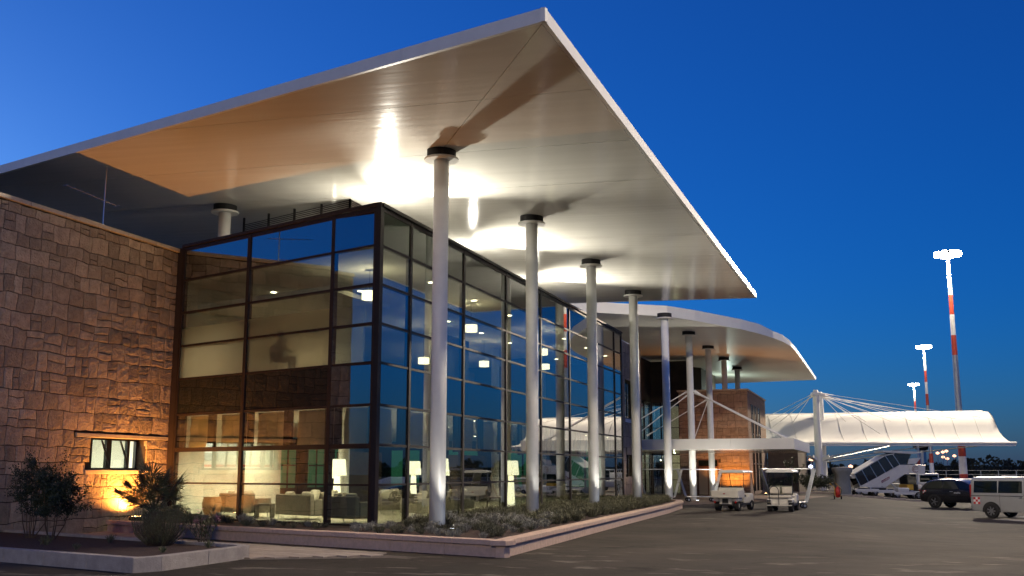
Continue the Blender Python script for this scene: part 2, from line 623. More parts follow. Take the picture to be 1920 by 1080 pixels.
def sheet(name, poly, z, m, label):
    """a thin ground sheet following the apron, z above it"""
    mb = MB()
    n = len(poly)
    mb.v = [(x, y, gz(x, y) + z) for x, y in poly]
    mb.f = [tuple(range(n))]
    o = mb.build(name, m)
    fixn(o)
    tag(o, label, kind='structure')
    return o
M_CONCP = mat('concrete apron', (0.40, 0.36, 0.28), 0.9, var=0.12, vscale=0.8, bump=0.3, bscale=30)
sheet('concrete_apron', [(15.9, 27.2), (20.5, 20.0), (60, 20), (60, 40), (24, 40), (17.5, 31.0)], 0.006, M_CONCP, 'pale concrete apron under the parked van')
M_REDP = mat('reddish paving', (0.17, 0.115, 0.085), 0.9, var=0.15, vscale=2)
sheet('entrance_paving', [(-1.9, 31.0), (1.0, 31.2), (4.2, 40.0), (6.4, 46.0), (7.6, 57.0), (1.8, 57.0), (-4.2, 57.0), (-4.2, 35.2), (-1.9, 35.2)], 0.006, M_REDP, 'reddish paving before the entrance')

# walkway of stone slabs between the small planter and the building planter
M_SLAB = mat('paving slab', (0.37, 0.30, 0.235), 0.9, var=0.16, vscale=5, bump=0.4, bscale=40, alpha_obj=0.10)
M_JOINT = mat('paving joint', (0.13, 0.105, 0.085), 1.0, var=0.2, vscale=10)
LD = Vector((-0.945, 0.327))      # direction of the short glass face, away from its corner
LNRM = Vector((-0.327, -0.945))   # its outward normal
wk = sheet('walkway', [(1.9, -5.35), (-2.2, -7.6), (-11.0, -4.6), (-11.0, 2.0), (-7.6, -1.7)], 0.006, M_JOINT, 'pale paved walkway between the planters')
proto_slab = None
def inside(poly, x, y):
    c = False
    n = len(poly)
    for i in range(n):
        x0, y0 = poly[i]; x1, y1 = poly[(i + 1) % n]
        if (y0 > y) != (y1 > y) and x < (x1 - x0) * (y - y0) / (y1 - y0) + x0:
            c = not c
    return c
walk_poly = [(1.6, -5.25), (-2.0, -7.0), (-11.0, -3.9), (-11.0, 1.2), (-6.8, -1.9)]
ang = math.atan2(LD.y, LD.x)
cnt = 0
for i in range(-4, 34):
    for j in range(-8, 22):
        sx, sy = 0.60, 0.40
        off = 0.3 if j % 2 else 0.0
        p = Vector((1.6, -5.2)) + LD * (i * sx + off) + LNRM * (-j * sy)
        if not inside(walk_poly, p.x, p.y):
            continue
        if proto_slab is None:
            proto_slab = MB().box(-0.292, 0.292, -0.192, 0.192, 0.0, 0.03).build('paving_slab', M_SLAB, wk, bevel=0.006, seg=1)
            s_ = proto_slab
        else:
            s_ = link_copy(proto_slab, wk)
        s_.location = (p.x, p.y, 0.004 + random.uniform(0, 0.004))
        s_.rotation_euler = (0, 0, ang + random.uniform(-0.006, 0.006))
        cnt += 1

# ================================================================== BUILDING PLANTER (raised bed round the glass)
def kerb_run(parent, pts, w, z0, z1, piece, m, name, closed=False, lip=None, gap=0.004):
    """kerb stones laid along a polyline whose points are the outer edge; w to the inside (left of travel)"""
    for a, b in zip(pts[:-1], pts[1:]):
        a = Vector(a); b = Vector(b)
        L = (b - a).length
        d = (b - a) / L
        nn = Vector((-d.y, d.x))
        k = max(1, round(L / piece))
        for i in range(k):
            p = a + d * (L * i / k + gap); q = a + d * (L * (i + 1) / k - gap)
            pl = [tuple(p), tuple(q), tuple(q + nn * w), tuple(p + nn * w)]
            dz = random.uniform(-0.003, 0.003)
            MB().prism(pl, z0, z1 + dz).build(name, m, parent, bevel=0.012, seg=2)

pl_pts = [(-10.75, 0.05), (3.66, -4.92), (2.95, 9.0), (2.45, 20.0), (1.95, 26.5), (1.35, 29.2), (0.3, 30.3)]
planter = empty('raised_planter', (3.66, -4.92, 0), 0, 'long raised planting bed with pinkish stone kerb wrapping the glass corner', 'planter')
def toloc(o_root, pts):
    return [(x - o_root.location.x, y - o_root.location.y) for x, y in pts]
def offs(pts, d):
    """offset polyline to the left"""
    out = []
    for i, p in enumerate(pts):
        p = Vector(p)
        ds = []
        if i > 0: ds.append((p - Vector(pts[i - 1])).normalized())
        if i < len(pts) - 1: ds.append((Vector(pts[i + 1]) - p).normalized())
        ns = [Vector((-v.y, v.x)) for v in ds]
        nn = sum(ns, Vector((0, 0))).normalized()
        k = 1.0 / max(0.4, nn.dot(ns[0]))
        out.append(tuple(p + nn * d * k))
    return out
kerb_run(planter, toloc(planter, offs(pl_pts, 0.06)), 0.20, -0.2, 0.245, 1.6, M_PINK, 'wall_block')
kerb_run(planter, toloc(planter, pl_pts), 0.36, 0.25, 0.36, 1.6, M_PINK, 'coping_stone')
soil_poly = offs(pl_pts, 0.2) + [(-1.95, 30.2), (-1.95, 0.06), (-10.75, 3.1)]
so = MB()
so.prism(toloc(planter, soil_poly), -0.2, 0.31)
s_ = so.build('soil', M_SOIL, planter)
fixn(s_)

# small kerbed planter, lower left
sp_pts = [(-11.0, -7.6), (-1.59, -10.2), (-1.35, -9.7), (-1.42, -6.7), (-1.75, -6.45), (-11.0, -3.4)]
planter2 = empty('kerbed_planter', (-1.59, -10.2, 0), 0, 'low planting bed with pale concrete kerb in the near left corner', 'planter')
kerb_run(planter2, toloc(planter2, sp_pts), 0.22, -0.1, 0.27, 1.45, M_CONC, 'kerb_stone')
soil2 = offs(sp_pts, 0.2)
so = MB()
def soilz(x, y):
    return 0.20
so.prism(toloc(planter2, soil2), -0.1, 0.21)
fixn(so.build('soil', M_SOIL, planter2))

# ================================================================== STONE WALLS
def stone_layout(a0, a1, z0, z1, hmin, hmax, wmin, wmax, rnd, hole=None):
    """irregular coursed rubble: list of (a, b, z, w)"""
    out = []
    z = z0
    while z < z1 - 0.02:
        h = rnd.uniform(hmin, hmax)
        if z + h > z1 - hmin * 0.6:
            h = z1 - z
        a = a0 + (-rnd.uniform(0, wmin) if False else 0)
        while a < a1 - 0.02:
            w = rnd.uniform(wmin, wmax)
            if a + w > a1 - wmin * 0.6:
                w = a1 - a
            r = rnd.random()
            if r < 0.22 and h > hmin * 1.25:
                k = rnd.uniform(0.38, 0.62)
                out.append((a, a + w, z, z + h * k)); out.append((a, a + w, z + h * k, z + h))
            elif r < 0.34 and w > wmin * 1.5:
                k = rnd.uniform(0.35, 0.65); kk = rnd.uniform(0.4, 0.6)
                out.append((a, a + w * k, z, z + h)); out.append((a + w * k, a + w, z, z + h * kk)); out.append((a + w * k, a + w, z + h * kk, z + h))
            else:
                out.append((a, a + w, z, z + h))
            a += w
        z += h
    if hole:
        res = []
        for (a, b, c, d) in out:
            for (h0, h1, g0, g1) in hole:
                if a < h1 and b > h0 and c < g1 and d > g0:
                    # clip: keep the largest remaining rectangle
                    cand = []
                    if h0 - a > 0.06: cand.append((a, h0, c, d))
                    if b - h1 > 0.06: cand.append((h1, b, c, d))
                    if g0 - c > 0.06: cand.append((a, b, c, g0))
                    if d - g1 > 0.06: cand.append((a, b, g1, d))
                    if cand:
                        best = max(cand, key=lambda r_: (r_[1] - r_[0]) * (r_[3] - r_[2]))
                        a, b, c, d = best
                    else:
                        a = b
            if b - a > 0.03 and d - c > 0.03:
                res.append((a, b, c, d))
        out = res
    return out

def warp(a, z, amp):
    """joint lines wander: the same point always moves the same way"""
    v = noise.noise_vector(Vector((a * 1.7, z * 1.7, 3.1)))
    w = noise.noise_vector(Vector((a * 4.3, z * 4.3, 9.1)))
    return a + amp * (v.x + 0.5 * w.x), z + amp * (v.y + 0.5 * w.y)

def stone_mesh(rect, fn, rnd, rough, gap, amp, N=5):
    """one split-faced stone; fn(a, z, depth) -> world point"""
    a0, a1, z0, z1 = rect
    g = gap
    rows = []
    rough = rough(rect) if callable(rough) else rough
    bulge = rnd.uniform(0.1, 0.5) * rough + 0.004
    tilt = rnd.uniform(-0.5, 0.5) * rough
    seedv = rnd.uniform(0, 100)
    for j in range(N):
        row = []
        for i in range(N):
            u = i / (N - 1); w = j / (N - 1)
            aa = a0 + (a1 - a0) * u; zz = z0 + (z1 - z0) * w
            aw, zw = warp(aa, zz, amp)
            aw += g * (1 - 2 * u); zw += g * (1 - 2 * w)
            edge = min(u, 1 - u, w, 1 - w)
            e = min(1.0, edge * 5)
            dd = bulge * e + tilt * (u - 0.5) * e + rough * 0.7 * noise.noise(Vector((aw * 7 + seedv, zw * 7, seedv))) * (0.3 + 0.7 * e) + rough * 0.8 * noise.noise(Vector((aw * 17, zw * 17 + seedv, 2.0))) * (0.3 + 0.7 * e)
            row.append((aw, zw, dd))
        rows.append(row)
    mb = MB()
    mb.grid([[fn(a, z, d) for a, z, d in r] for r in rows])
    # side skirt
    ring = rows[0][:-1] + [r[-1] for r in rows[:-1]] + rows[-1][::-1][:-1] + [r[0] for r in rows[::-1][:-1]]
    k = len(ring)
    b = len(mb.v)
    mb.v += [fn(a, z, d) for a, z, d in ring] + [fn(a, z, -0.10) for a, z, d in ring]
    for i in range(k):
        j = (i + 1) % k
        mb.f.append((b + j, b + i, b + k + i, b + k + j))
    return mb

def stone_face(parent, fn, a0, a1, z0, z1, seed, hmin=0.34, hmax=0.62, wmin=0.36, wmax=0.78, rough=0.03, gap=0.010, amp=0.055, hole=None, m=None, joined=False, N=5, keep=None, top=None):
    rnd = random.Random(seed)
    rects = stone_layout(a0, a1, z0, z1, hmin, hmax, wmin, wmax, rnd, hole)
    if top:
        best = set(sorted([r for r in rects if keep(r)], key=lambda r: -(r[1] - r[0]) * (r[3] - r[2]))[:top])
        keep = lambda r: r in best
    big = MB()
    for r in rects:
        mb = stone_mesh(r, fn, rnd, rough, gap, amp, N)
        if joined or (keep and not keep(r)):
            b = len(big.v)
            big.v += mb.v
            big.f += [tuple(i + b for i in f) for f in mb.f]
        else:
            fixn(mb.build('stone', m or M_STONE, parent))
    if big.v:
        o = big.build('stone_courses', m or M_STONE, parent)
        fixn(o)
        tag(o, kind='stuff')
    return len(rects)

# --- the wing on the left with its rough stone face (plane x = -11)
wing = empty('stone_wing', (-11, 3.2, 0), 0, 'tall rough sandstone wing wall at the left with a small lit window', 'wall')
wx, wy = -11.0, 3.2
WIN = (-0.52, 2.05, 1.85, 2.80)
def wfn(a, z, d):        # a runs along world y
    return (d, a - wy, z)
mb = MB()
TH_W = 0.45
for (a, b, c, d) in [(-4.95, WIN[0], 0, 9.15), (WIN[1], 3.2, 0, 9.15), (WIN[0], WIN[1], 0, WIN[2]), (WIN[0], WIN[1], WIN[3], 9.15)]:
    mb.box(-TH_W, -0.05, a - wy, b - wy, c, d)
mb.build('wall_core', M_MORTAR, wing)
hole = [WIN, (-1.15, 3.2, 2.80, 2.93), (-0.7, 2.2, 1.72, 1.85)]
n_st = stone_face(wing, wfn, -4.95, 3.17, 0.0, 9.12, 11, hole=hole, N=6, rough=lambda r: 0.005 + 0.011 * sstep(-2.5, 1.5, r[0]) * (1 - sstep(5.0, 8.5, r[2])), gap=0.012, top=300, keep=lambda r: r[0] > -5.3, hmin=0.34, hmax=0.58, wmin=0.36, wmax=0.72)
MB().box(-6.5, -TH_W - 0.002, -4.95 - wy, -4.5 - wy, 0, 9.15).build('end_wall_core', M_MORTAR, wing)  # wing cut short at this added end so the corner panes mirror sky
stone_face(wing, lambda a, z, d: (a, -4.98 - wy - d, z), -6.5, 0.0, 0.0, 9.12, 12, joined=True, N=3)
for i in range(6):
    y0 = -5.0 + i * 1.37
    MB().box(-TH_W, 0.07, y0 - wy + 0.004, y0 + 1.364 - wy, 9.15, 9.27).build('coping_stone', M_COPING, wing, bevel=0.01)
MB().box(-0.1, 0.014, -1.15 - wy, 3.17 - wy, 2.805, 2.925).build('lintel', M_COPING, wing, bevel=0.012)
MB().box(-0.42, 0.024, -0.7 - wy, 2.2 - wy, 1.725, 1.847).build('window_sill', M_COPING, wing, bevel=0.012)
MB().box(-0.04, 0.22, 3.10 - wy, 3.44 - wy, 0.0, 9.30).build('end_panel', M_FRAME, wing)
# window
win = MB().box(-0.44, -0.36, WIN[0] - wy, WIN[1] - wy, WIN[2], WIN[2] + 0.06).box(-0.44, -0.36, WIN[0] - wy, WIN[1] - wy, WIN[3] - 0.05, WIN[3]).build('window', M_DARK, wing)
for yy, w_ in ((-0.42, 0.08), (-0.10, 0.14), (0.72, 0.22), (1.62, 0.12), (2.0, 0.06)):
    MB().box(-0.45, -0.35, yy - w_ / 2 - wy, yy + w_ / 2 - wy, WIN[2] + 0.06, WIN[3] - 0.05).build('mullion', M_DARK, win)
for yy in (0.30, 1.15):
    MB().extr([(-0.33, yy - wy, WIN[3] - 0.06), (-0.33, yy + 0.06 - wy, WIN[3] - 0.06), (-0.10, yy + 0.20 - wy, WIN[2] + 0.10), (-0.10, yy + 0.13 - wy, WIN[2] + 0.10)], (0.03, 0, 0)).build('open_sash', M_DARK, win)
for (a, b) in ((-0.36, -0.17), (-0.03, 0.61), (0.83, 1.56)):
    MB().box(-0.405, -0.395, a - wy, b - wy, WIN[2] + 0.06, WIN[3] - 0.05).build('pane', M_CLEAR, win)
# bright room behind it
room = MB()
room.box(-5.0, -4.9, -3.4 - wy, 4.0 - wy, 0.3, 3.4)
room.box(-4.9, -0.46, 4.0 - wy, 4.1 - wy, 0.3, 3.4)
room.box(-4.9, -0.46, -3.5 - wy, -3.4 - wy, 0.3, 3.4)
room.box(-4.9, -0.46, -3.4 - wy, 4.0 - wy, 3.4, 3.5)
room.box(-4.9, -0.46, -3.4 - wy, 4.0 - wy, 0.2, 0.3)
room.build('room_lining', M_CREAM, wing)
MB().box(-4.85, -4.8, -2.6 - wy, 3.6 - wy, 1.98, 2.06).build('red_stripe', mat('red stripe', (0.7, 0.08, 0.05), 0.6), wing)
MB().box(-4.86, -4.82, 0.1 - wy, 0.8 - wy, 2.2, 2.5).build('wall_panel', mat('grey panel', (0.25, 0.27, 0.26), 0.6), wing)
MB().box(-3.4, -2.2, -2.0 - wy, 3.0 - wy, 3.36, 3.40).build('ceiling_lamp', M_HALL, wing)
light('AREA', (-13.8, 0.6, 3.3), 300, (0.95, 1.0, 0.86), aim=(-13.8, 0.6, 0), name='hall_light').data.size = 3.0
# dark roof deck behind the parapet
MB().box(-9.0, -TH_W - 0.002, -4.5 - wy, 0.0, 8.4, 8.5).build('roof_deck', M_DARK, wing)

# aerial on the parapet
aer = empty('television_aerial', (-11.25, -0.35, 9.27), 0, 'thin television aerial standing on the stone parapet', 'aerial')
MB().tube((0, 0, 0), (0, 0, 2.0), 0.018, n=6).build('pole', M_STEEL, aer)
MB().tube((-0.3, -1.35, 1.05), (0.1, 0.45, 0.80), 0.010, n=5).build('boom', M_STEEL, aer)
for i in range(9):
    t = i / 8
    p = Vector((-0.3, -1.35, 1.05)).lerp(Vector((0.1, 0.45, 0.80)), t)
    MB().tube(p + Vector((-0.16, 0.05, 0)), p + Vector((0.16, -0.05, 0)), 0.006, n=4).build('element', M_STEEL, aer)
MB().tube((-0.1, -0.9, 0.15), (0.02, 0.05, 0.10), 0.012, n=5).build('lower_boom', M_STEEL, aer)
# ================================================================== TERMINAL BUILDING (glass box)
ZR = [0.30, 1.43, 2.53, 3.64, 4.82, 5.93, 7.05, 8.17, 9.27]
bld = empty('terminal_building', (-1.93, 0.1, 0), 0, 'two storey glass terminal with dark frames, lit from within', 'building')
bx0, by0 = -1.93, 0.1
def bl(p):
    return (p[0] - bx0, p[1] - by0, p[2]) if len(p) == 3 else (p[0] - bx0, p[1] - by0)

def facade(root, org, d, nrm, stops, short):
    org = Vector(org); d = Vector(d).normalized(); nrm = Vector(nrm).normalized()
    def P(q, k, z):       # q along, k outward
        v = org + d * q + nrm * k
        return (v.x - bx0, v.y - by0, z)
    def cell(mb, q0, q1, k0, k1, z0, z1, tilt=0.0):
        b = len(mb.v)
        for z in (z0, z1):
            for q, k in ((q0, k0), (q1, k0), (q1, k1), (q0, k1)):
                mb.v.append(P(q, k + (tilt * (q - (q0 + q1) / 2) - 0.042 if tilt else 0.0), z))
        mb.f += [(b, b + 3, b + 2, b + 1), (b + 4, b + 5, b + 6, b + 7)]
        for i in range(4):
            j = (i + 1) % 4
            mb.f.append((b + i, b + j, b + 4 + j, b + 4 + i))
        return mb
    def put(name, m, *a, bevel=0.0, tilt=0.0):
        o = cell(MB(), *a, tilt=tilt).build(name, m, root, bevel=bevel)
        fixn(o)
        return o
    nb = len(stops) - 1
    for i, q in enumerate(stops):
        w = 0.075 if 0 < i < nb else 0.09
        put('mullion', M_FRAME, q - w, q + w, -0.12, 0.045, 0.26, 9.30, bevel=0.008)
    for i in range(nb):
        q0, q1 = stops[i] + 0.077, stops[i + 1] - 0.077
        tl = math.tan(math.radians(5.0)) if short and i == 0 else 0.0    # corner panes skewed on purpose so that they mirror open sky
        for r in range(8):
            z0, z1 = ZR[r], ZR[r + 1]
            if r == 0:
                put('transom', M_FRAME, q0, q1, -0.10, 0.03, 0.26, 0.36)
            hw = 0.035
            if r + 1 < 8:
                hh = 0.10 if r + 1 == 2 and short else (0.028 if r + 1 == 1 else hw)
                put('transom', M_FRAME, q0, q1, -0.10, 0.028, z1 - hh, z1 + (hw if r + 1 != 1 else 0.028))
            else:
                put('transom', M_FRAME, q0, q1, -0.10, 0.03, 9.18, 9.29)
            a0 = z0 + 0.03; a1 = z1 - 0.03
            if r == 0: a0 = 0.36
            if r == 1 and short: a1 = z1 - 0.10
            if r == 7: a1 = 9.18
            if r in (3, 7):
                put('spandrel_pane', (M_SPANM if r == 3 and i > 0 else M_SPAN) if short else (M_SPANG if r == 7 else M_SPAN), q0, q1, -0.012, 0.006, a0, a1, tilt=tl)
            elif short and i >= 1 and r == 4:
                put('frosted_pane', M_FROST, q0, q1, -0.006, 0.006, a0, a1)
            elif short and i >= 1 and r == 5:
                put('frosted_pane', M_FROST, q0, q1, -0.006, 0.006, a0, 6.52)
                put('glass_pane', M_GLASS, q0, q1, -0.006, 0.006, 6.522, a1)
            else:
                put('glass_pane', M_GLASS, q0, q1, -0.006, 0.006, a0, a1, tilt=tl)
        # blinds and slim posts behind the third row
        L = q1 - q0
        k = max(1, round(L / 1.75))
        for j in range(k):
            c0 = q0 + L * j / k; c1 = q0 + L * (j + 1) / k
            if j > 0:
                put('window_post', M_FRAME, c0 - 0.17, c0 + 0.17, -0.22, -0.13, 2.44, 3.62)
            else:
                put('window_post', M_FRAME, c0, c0 + 0.24, -0.22, -0.13, 2.44, 3.62)
            if j == k - 1:
                put('window_post', M_FRAME, c1 - 0.24, c1, -0.22, -0.13, 2.44, 3.62)
            rows = []
            for zz in range(9):
                z = 2.50 + (3.60 - 2.50) * zz / 8
                row = []
                for t in range(9):
                    q = c0 + 0.15 + (c1 - c0 - 0.30) * t / 8
                    wob = 0.03 * math.sin(7 * q + 3 * z) + (0.03 if zz == 5 else 0)
                    row.append(P(q, -0.42 + wob, z))
                rows.append(row)
            MB().grid(rows).build('blind', M_BLIND, root, smooth=True, solid=0.012)
    # parapet cap
    put('parapet_cap', M_FRAME, stops[0] - 0.05, stops[-1] + 0.03, -0.35, 0.10, 9.31, 9.40)

facade(bld, (-1.93, 0.1), LD, LNRM, [0.1, 1.89, 5.84, 9.36], True)
facade(bld, (-1.93, 0.1), (0, 1), (1, 0), [0.1, 2.15, 6.52, 10.89, 15.26, 19.63, 24.0, 28.37, 30.05], False)
MB().box(-0.10, 0.06, -0.06, 0.10, 0.26, 9.41).build('corner_post', M_FRAME, bld, bevel=0.008)

FP = [(-2.10, 0.32), (-2.10, 35.0), (-20.0, 35.0), (-20.0, 3.45), (-10.9, 3.45)]
def fp(inset=0.0):
    return [bl(p) for p in FP]
MB().prism(fp(), 0.05, 0.30).build('ground_floor', M_FLOOR, bld)
MB().prism(fp(), 3.66, 4.72).build('upper_floor', M_CEIL, bld)
MB().prism(fp(), 4.722, 4.78).build('upper_floor_finish', mat('carpet', (0.20, 0.17, 0.13), 0.9), bld)
MB().prism(fp(), 8.20, 9.10).build('upper_ceiling', M_CEIL, bld)
MB().box(-9.10, -9.0, 3.42, 10.0, 0.30, 3.65).build('partition_wall', M_CREAM, bld)
MB().box(-9.10, -9.0, 3.42, 10.0, 4.79, 8.19).build('partition_wall', M_CREAM, bld)
# lowered soffit strip over the frosted rooms
MB().prism([bl(p) for p in [(-4.6, 2.2), (-4.6, 6.4), (-10.9, 9.0), (-10.9, 4.2)]], 7.35, 7.5).build('lowered_ceiling', M_CREAM, bld)
MB().prism([bl(p) for p in [(-5.0, 5.2), (-5.0, 5.35), (-10.9, 7.75), (-10.9, 7.6)]], 4.79, 7.34).build('partition_wall', M_CREAM, bld)
# far walls of the lounge with green-lit windows
M_TEAL = mat('dark green wall', (0.035, 0.055, 0.045), 0.7, var=0.2)
MB().box(-18.2, -18.07, 3.4, 34.9, 0.30, 3.65).build('back_wall', M_TEAL, bld)
MB().box(-18.2, -18.07, 3.4, 34.9, 4.79, 8.19).build('back_wall', mat('upper back wall', (0.10, 0.09, 0.075), 0.8), bld)
MB().box(-18.0, -0.2, 34.75, 34.9, 0.30, 3.65).build('end_wall', M_TEAL, bld)
MB().box(-18.0, -0.2, 34.75, 34.9, 4.79, 8.19).build('end_wall', mat('upper end wall', (0.16, 0.14, 0.11), 0.8), bld)
for i in range(9):
    y = 5.5 + i * 3.2
    f_ = MB().box(-18.06, -18.0, y, y + 1.7, 0.9, 3.1).build('window', M_GREEN, bld)
    MB().box(-17.99, -17.94, y + 0.75, y + 0.85, 0.9, 3.1).build('mullion', M_DARK, f_)
    MB().box(-17.99, -17.94, y - 0.05, y + 1.75, 2.1, 2.18).build('rail', M_DARK, f_)
for i in range(4):
    x = -16 + i * 3.9
    f_ = MB().box(x, x + 1.9, 34.70, 34.745, 0.9, 3.1).build('window', M_GREEN, bld)
    MB().box(x + 0.9, x + 1.0, 34.64, 34.695, 0.9, 3.1).build('mullion', M_DARK, f_)
# inner columns
for i in range(4):
    for lev, (z0, z1) in enumerate(((0.30, 3.655), (4.79, 8.19))):
        MB().lathe([(0.21, z0), (0.21, z1)], (bl((-7.6, 9.0 + i * 8.25))[0], 9.0 + i * 8.25 - by0, 0), 20).build('inner_column', M_COLUMN, bld, smooth=False)
# reception desk block upstairs and tall cabinets (dark masses seen through the glass)
M_WOODD = mat('dark wood', (0.05, 0.035, 0.022), 0.5, var=0.3, vscale=3)
for (x, y, w, dpt, z0, h) in ((-4.6, 12.0, 0.7, 2.2, 4.79, 2.2), (-7.0, 18.5, 0.7, 3.0, 4.79, 1.6), (-5.2, 22.0, 1.2, 0.6, 4.79, 2.4), (-9.5, 14.0, 0.6, 3.0, 0.3, 2.3), (-8.5, 24.0, 0.6, 4.0, 0.3, 2.3)):
    p = bl((x, y))
    MB().box(p[0] - w / 2, p[0] + w / 2, p[1] - dpt / 2, p[1] + dpt / 2, z0 + 0.005, z0 + h).build('tall_cabinet', M_WOODD, bld, bevel=0.01)
# recessed downlights
dl = None
for lev, zc in ((0, 3.655), (1, 8.19)):
    for i in range(8):
        for j in range(3):
            x = -3.0 - j * 3.1; y = 2.2 + i * 4.1 + (j % 2) * 0.8
            if x < -5.0 and y < 3.45 + (-x - 5) * 0.1: continue
            if y < 0.8 + (-x - 2.1) * 0.36: continue
            if dl is None:
                dl = MB().lathe([(0.11, -0.012), (0.085, -0.004), (0.0, -0.004)], n=12, cap=False).build('downlight', M_BULB, bld)
                o = dl
            else:
                o = link_copy(dl, bld)
            o.location = (x - bx0, y - by0, zc)
WARM = (1.0, 0.84, 0.58)
for (x, y) in ((-4.5, 3.6), (-8.6, 4.6), (-9.4, 8.0), (-4.5, 9.5), (-4.5, 17.5), (-4.5, 25.5), (-9.5, 20)):
    light('SPOT', (x, y, 3.60), 1500 if x < -8 and y < 9 else 850, WARM, 0.12, aim=(x, y, 0), spot=150, blend=1.0, name='downlight_beam')
for (x, y) in ((-8.4, 4.3), (-6.0, 6.5), (-9.8, 9.5)):
    light('SPOT', (x, y, 7.30 if x < -5 else 8.1), 400, WARM, 0.12, aim=(x, y, 0), spot=150, blend=1.0, name='downlight_beam')

# louvred plant room between glass roof and soffit
SOF0, SOFM = 10.72, 0.045
def sofz(x, y=0):
    return SOF0 - SOFM * x
lv = empty('louvre_screen', (-5.35, 4.7, 9.1), 0, 'dark louvred plant room between the glass box and the soffit', 'louvre')
def louvre_face(p, q, n_post):
    p = Vector(p); q = Vector(q)
    d = (q - p).normalized()
    L = (q - p).length
    for i in range(n_post + 1):
        c = p + d * (L * i / n_post)
        MB().tube((c.x, c.y, 0.0), (c.x, c.y, sofz(c.x - 5.35) - 9.12), 0.045, n=4).build('post', M_DARK, lv)
    a = p + d * 0.05; b = q - d * 0.05
    MB().beam((a.x, a.y, 0.55), (b.x, b.y, 0.55), 0.02, 0.95).build('lower_panel', M_DARK, lv)
    for k in range(12):
        z = 1.08 + k * 0.066
        a = p + d * 0.06; b = q - d * 0.06
        MB().beam((a.x, a.y, z), (b.x, b.y, z), 0.05, 0.026, up=(0.3 * -d.y, 0.3 * d.x, 1)).build('slat', M_FRAME, lv)
louvre_face((0, 0), (-5.5, 2.02), 4)
louvre_face((0, 0), (0, 24), 9)
MB().box(-6.2, -2.6, 9.5, 22.0, 0.0, 1.3).build('plant_housing', M_DARK, lv)
light('POINT', (-8.0, 8.2, 9.9), 14, (1.0, 0.9, 0.7), 0.02, name='plant_room_lamp')

# ================================================================== MAIN ROOF CANOPY
def clip(poly, px, py, nx, ny):
    """keep the side where (p - P).n >= 0"""
    out = []
    k = len(poly)
    for i in range(k):
        a = poly[i]; b = poly[(i + 1) % k]
        da = (a[0] - px) * nx + (a[1] - py) * ny
        db = (b[0] - px) * nx + (b[1] - py) * ny
        if da >= 0: out.append(a)
        if (da >= 0) != (db >= 0):
            t = da / (da - db)
            out.append((a[0] + (b[0] - a[0]) * t, a[1] + (b[1] - a[1]) * t))
    return out

RO = [(5.51, -7.92), (5.78, 27.30), (-24.0, 31.4), (-24.0, 2.67)]
roof = empty('roof_canopy', (5.51, -7.92, 10.47), 0, 'huge flat white roof with sharp overhanging corner above the glass terminal', 'roof')
def rl(poly):
    return [(x - 5.51, y + 7.92) for x, y in poly]
def zloc(dz):
    return lambda x, y: sofz(x + 5.51) - 10.47 + dz
def build_soffit(root, outline, loc, zf, cuts, name='soffit_panel', m=None, diag=None):
    cells = [outline]
    G = 0.010
    for (px, py, nx, ny, cond) in cuts:
        nxt = []
        for c in cells:
            if cond and not cond(c):
                nxt.append(c); continue
            a = clip(c, px + nx * G, py + ny * G, nx, ny)
            b = clip(c, px - nx * G, py - ny * G, -nx, -ny)
            for r in (a, b):
                if len(r) >= 3: nxt.append(r)
        cells = nxt
    for c in cells:
        MB().prism([(x - loc[0], y - loc[1]) for x, y in c], zf(0.0), zf(0.03)).build(name, m or M_SOFFIT, root)
def centre(c):
    return (sum(p[0] for p in c) / len(c), sum(p[1] for p in c) / len(c))
cuts = []
ed = Vector((-24.0 - 5.51, 2.67 + 7.92)).normalized()
en = Vector((-ed.y, ed.x)) * -1          # pointing into the roof
for k in range(1, 9):
    y0 = -7.92 + 3.96 * k
    cuts.append((5.5, y0 + 0.0, 0.05, 1.0, None))
dg = Vector((0 - 5.51, 0 + 7.92)).normalized()
cuts.append((5.51, -7.92, -dg.y, dg.x, lambda c: centre(c)[1] < 0.5))
inner = offs(RO + [RO[0]], 0.0)
build_soffit(roof, [(5.40, -7.80), (5.66, 27.20), (-24.0, 31.3), (-24.0, 2.82)], (5.51, -7.92), zloc, cuts)
MB().prism(rl([(5.36, -7.74), (5.62, 27.14), (-24.0, 31.2), (-24.0, 2.9)]), zloc(0.032), zloc(0.24)).build('roof_deck', M_DARK, roof)
def fascia(root, p, q, loc, zf, h0=-0.01, h1=0.275, t=0.09, piece=4.0, m=None, name='fascia_panel'):
    p = Vector(p); q = Vector(q)
    L = (q - p).length
    d = (q - p) / L
    n = Vector((-d.y, d.x))
    k = max(1, round(L / piece))
    for i in range(k):
        a = p + d * (L * i / k + 0.003); b = p + d * (L * (i + 1) / k - 0.003)
        pl = [tuple(a), tuple(b), tuple(b + n * t), tuple(a + n * t)]
        pl = [(x - loc[0], y - loc[1]) for x, y in pl]
        MB().prism(pl, zf(h0), zf(h1)).build(name, m or M_FASCIA, root)
fascia(roof, RO[3], RO[0], (5.51, -7.92), zloc)
fascia(roof, RO[0], RO[1], (5.51, -7.92), zloc)
fascia(roof, RO[1], RO[2], (5.51, -7.92), zloc)

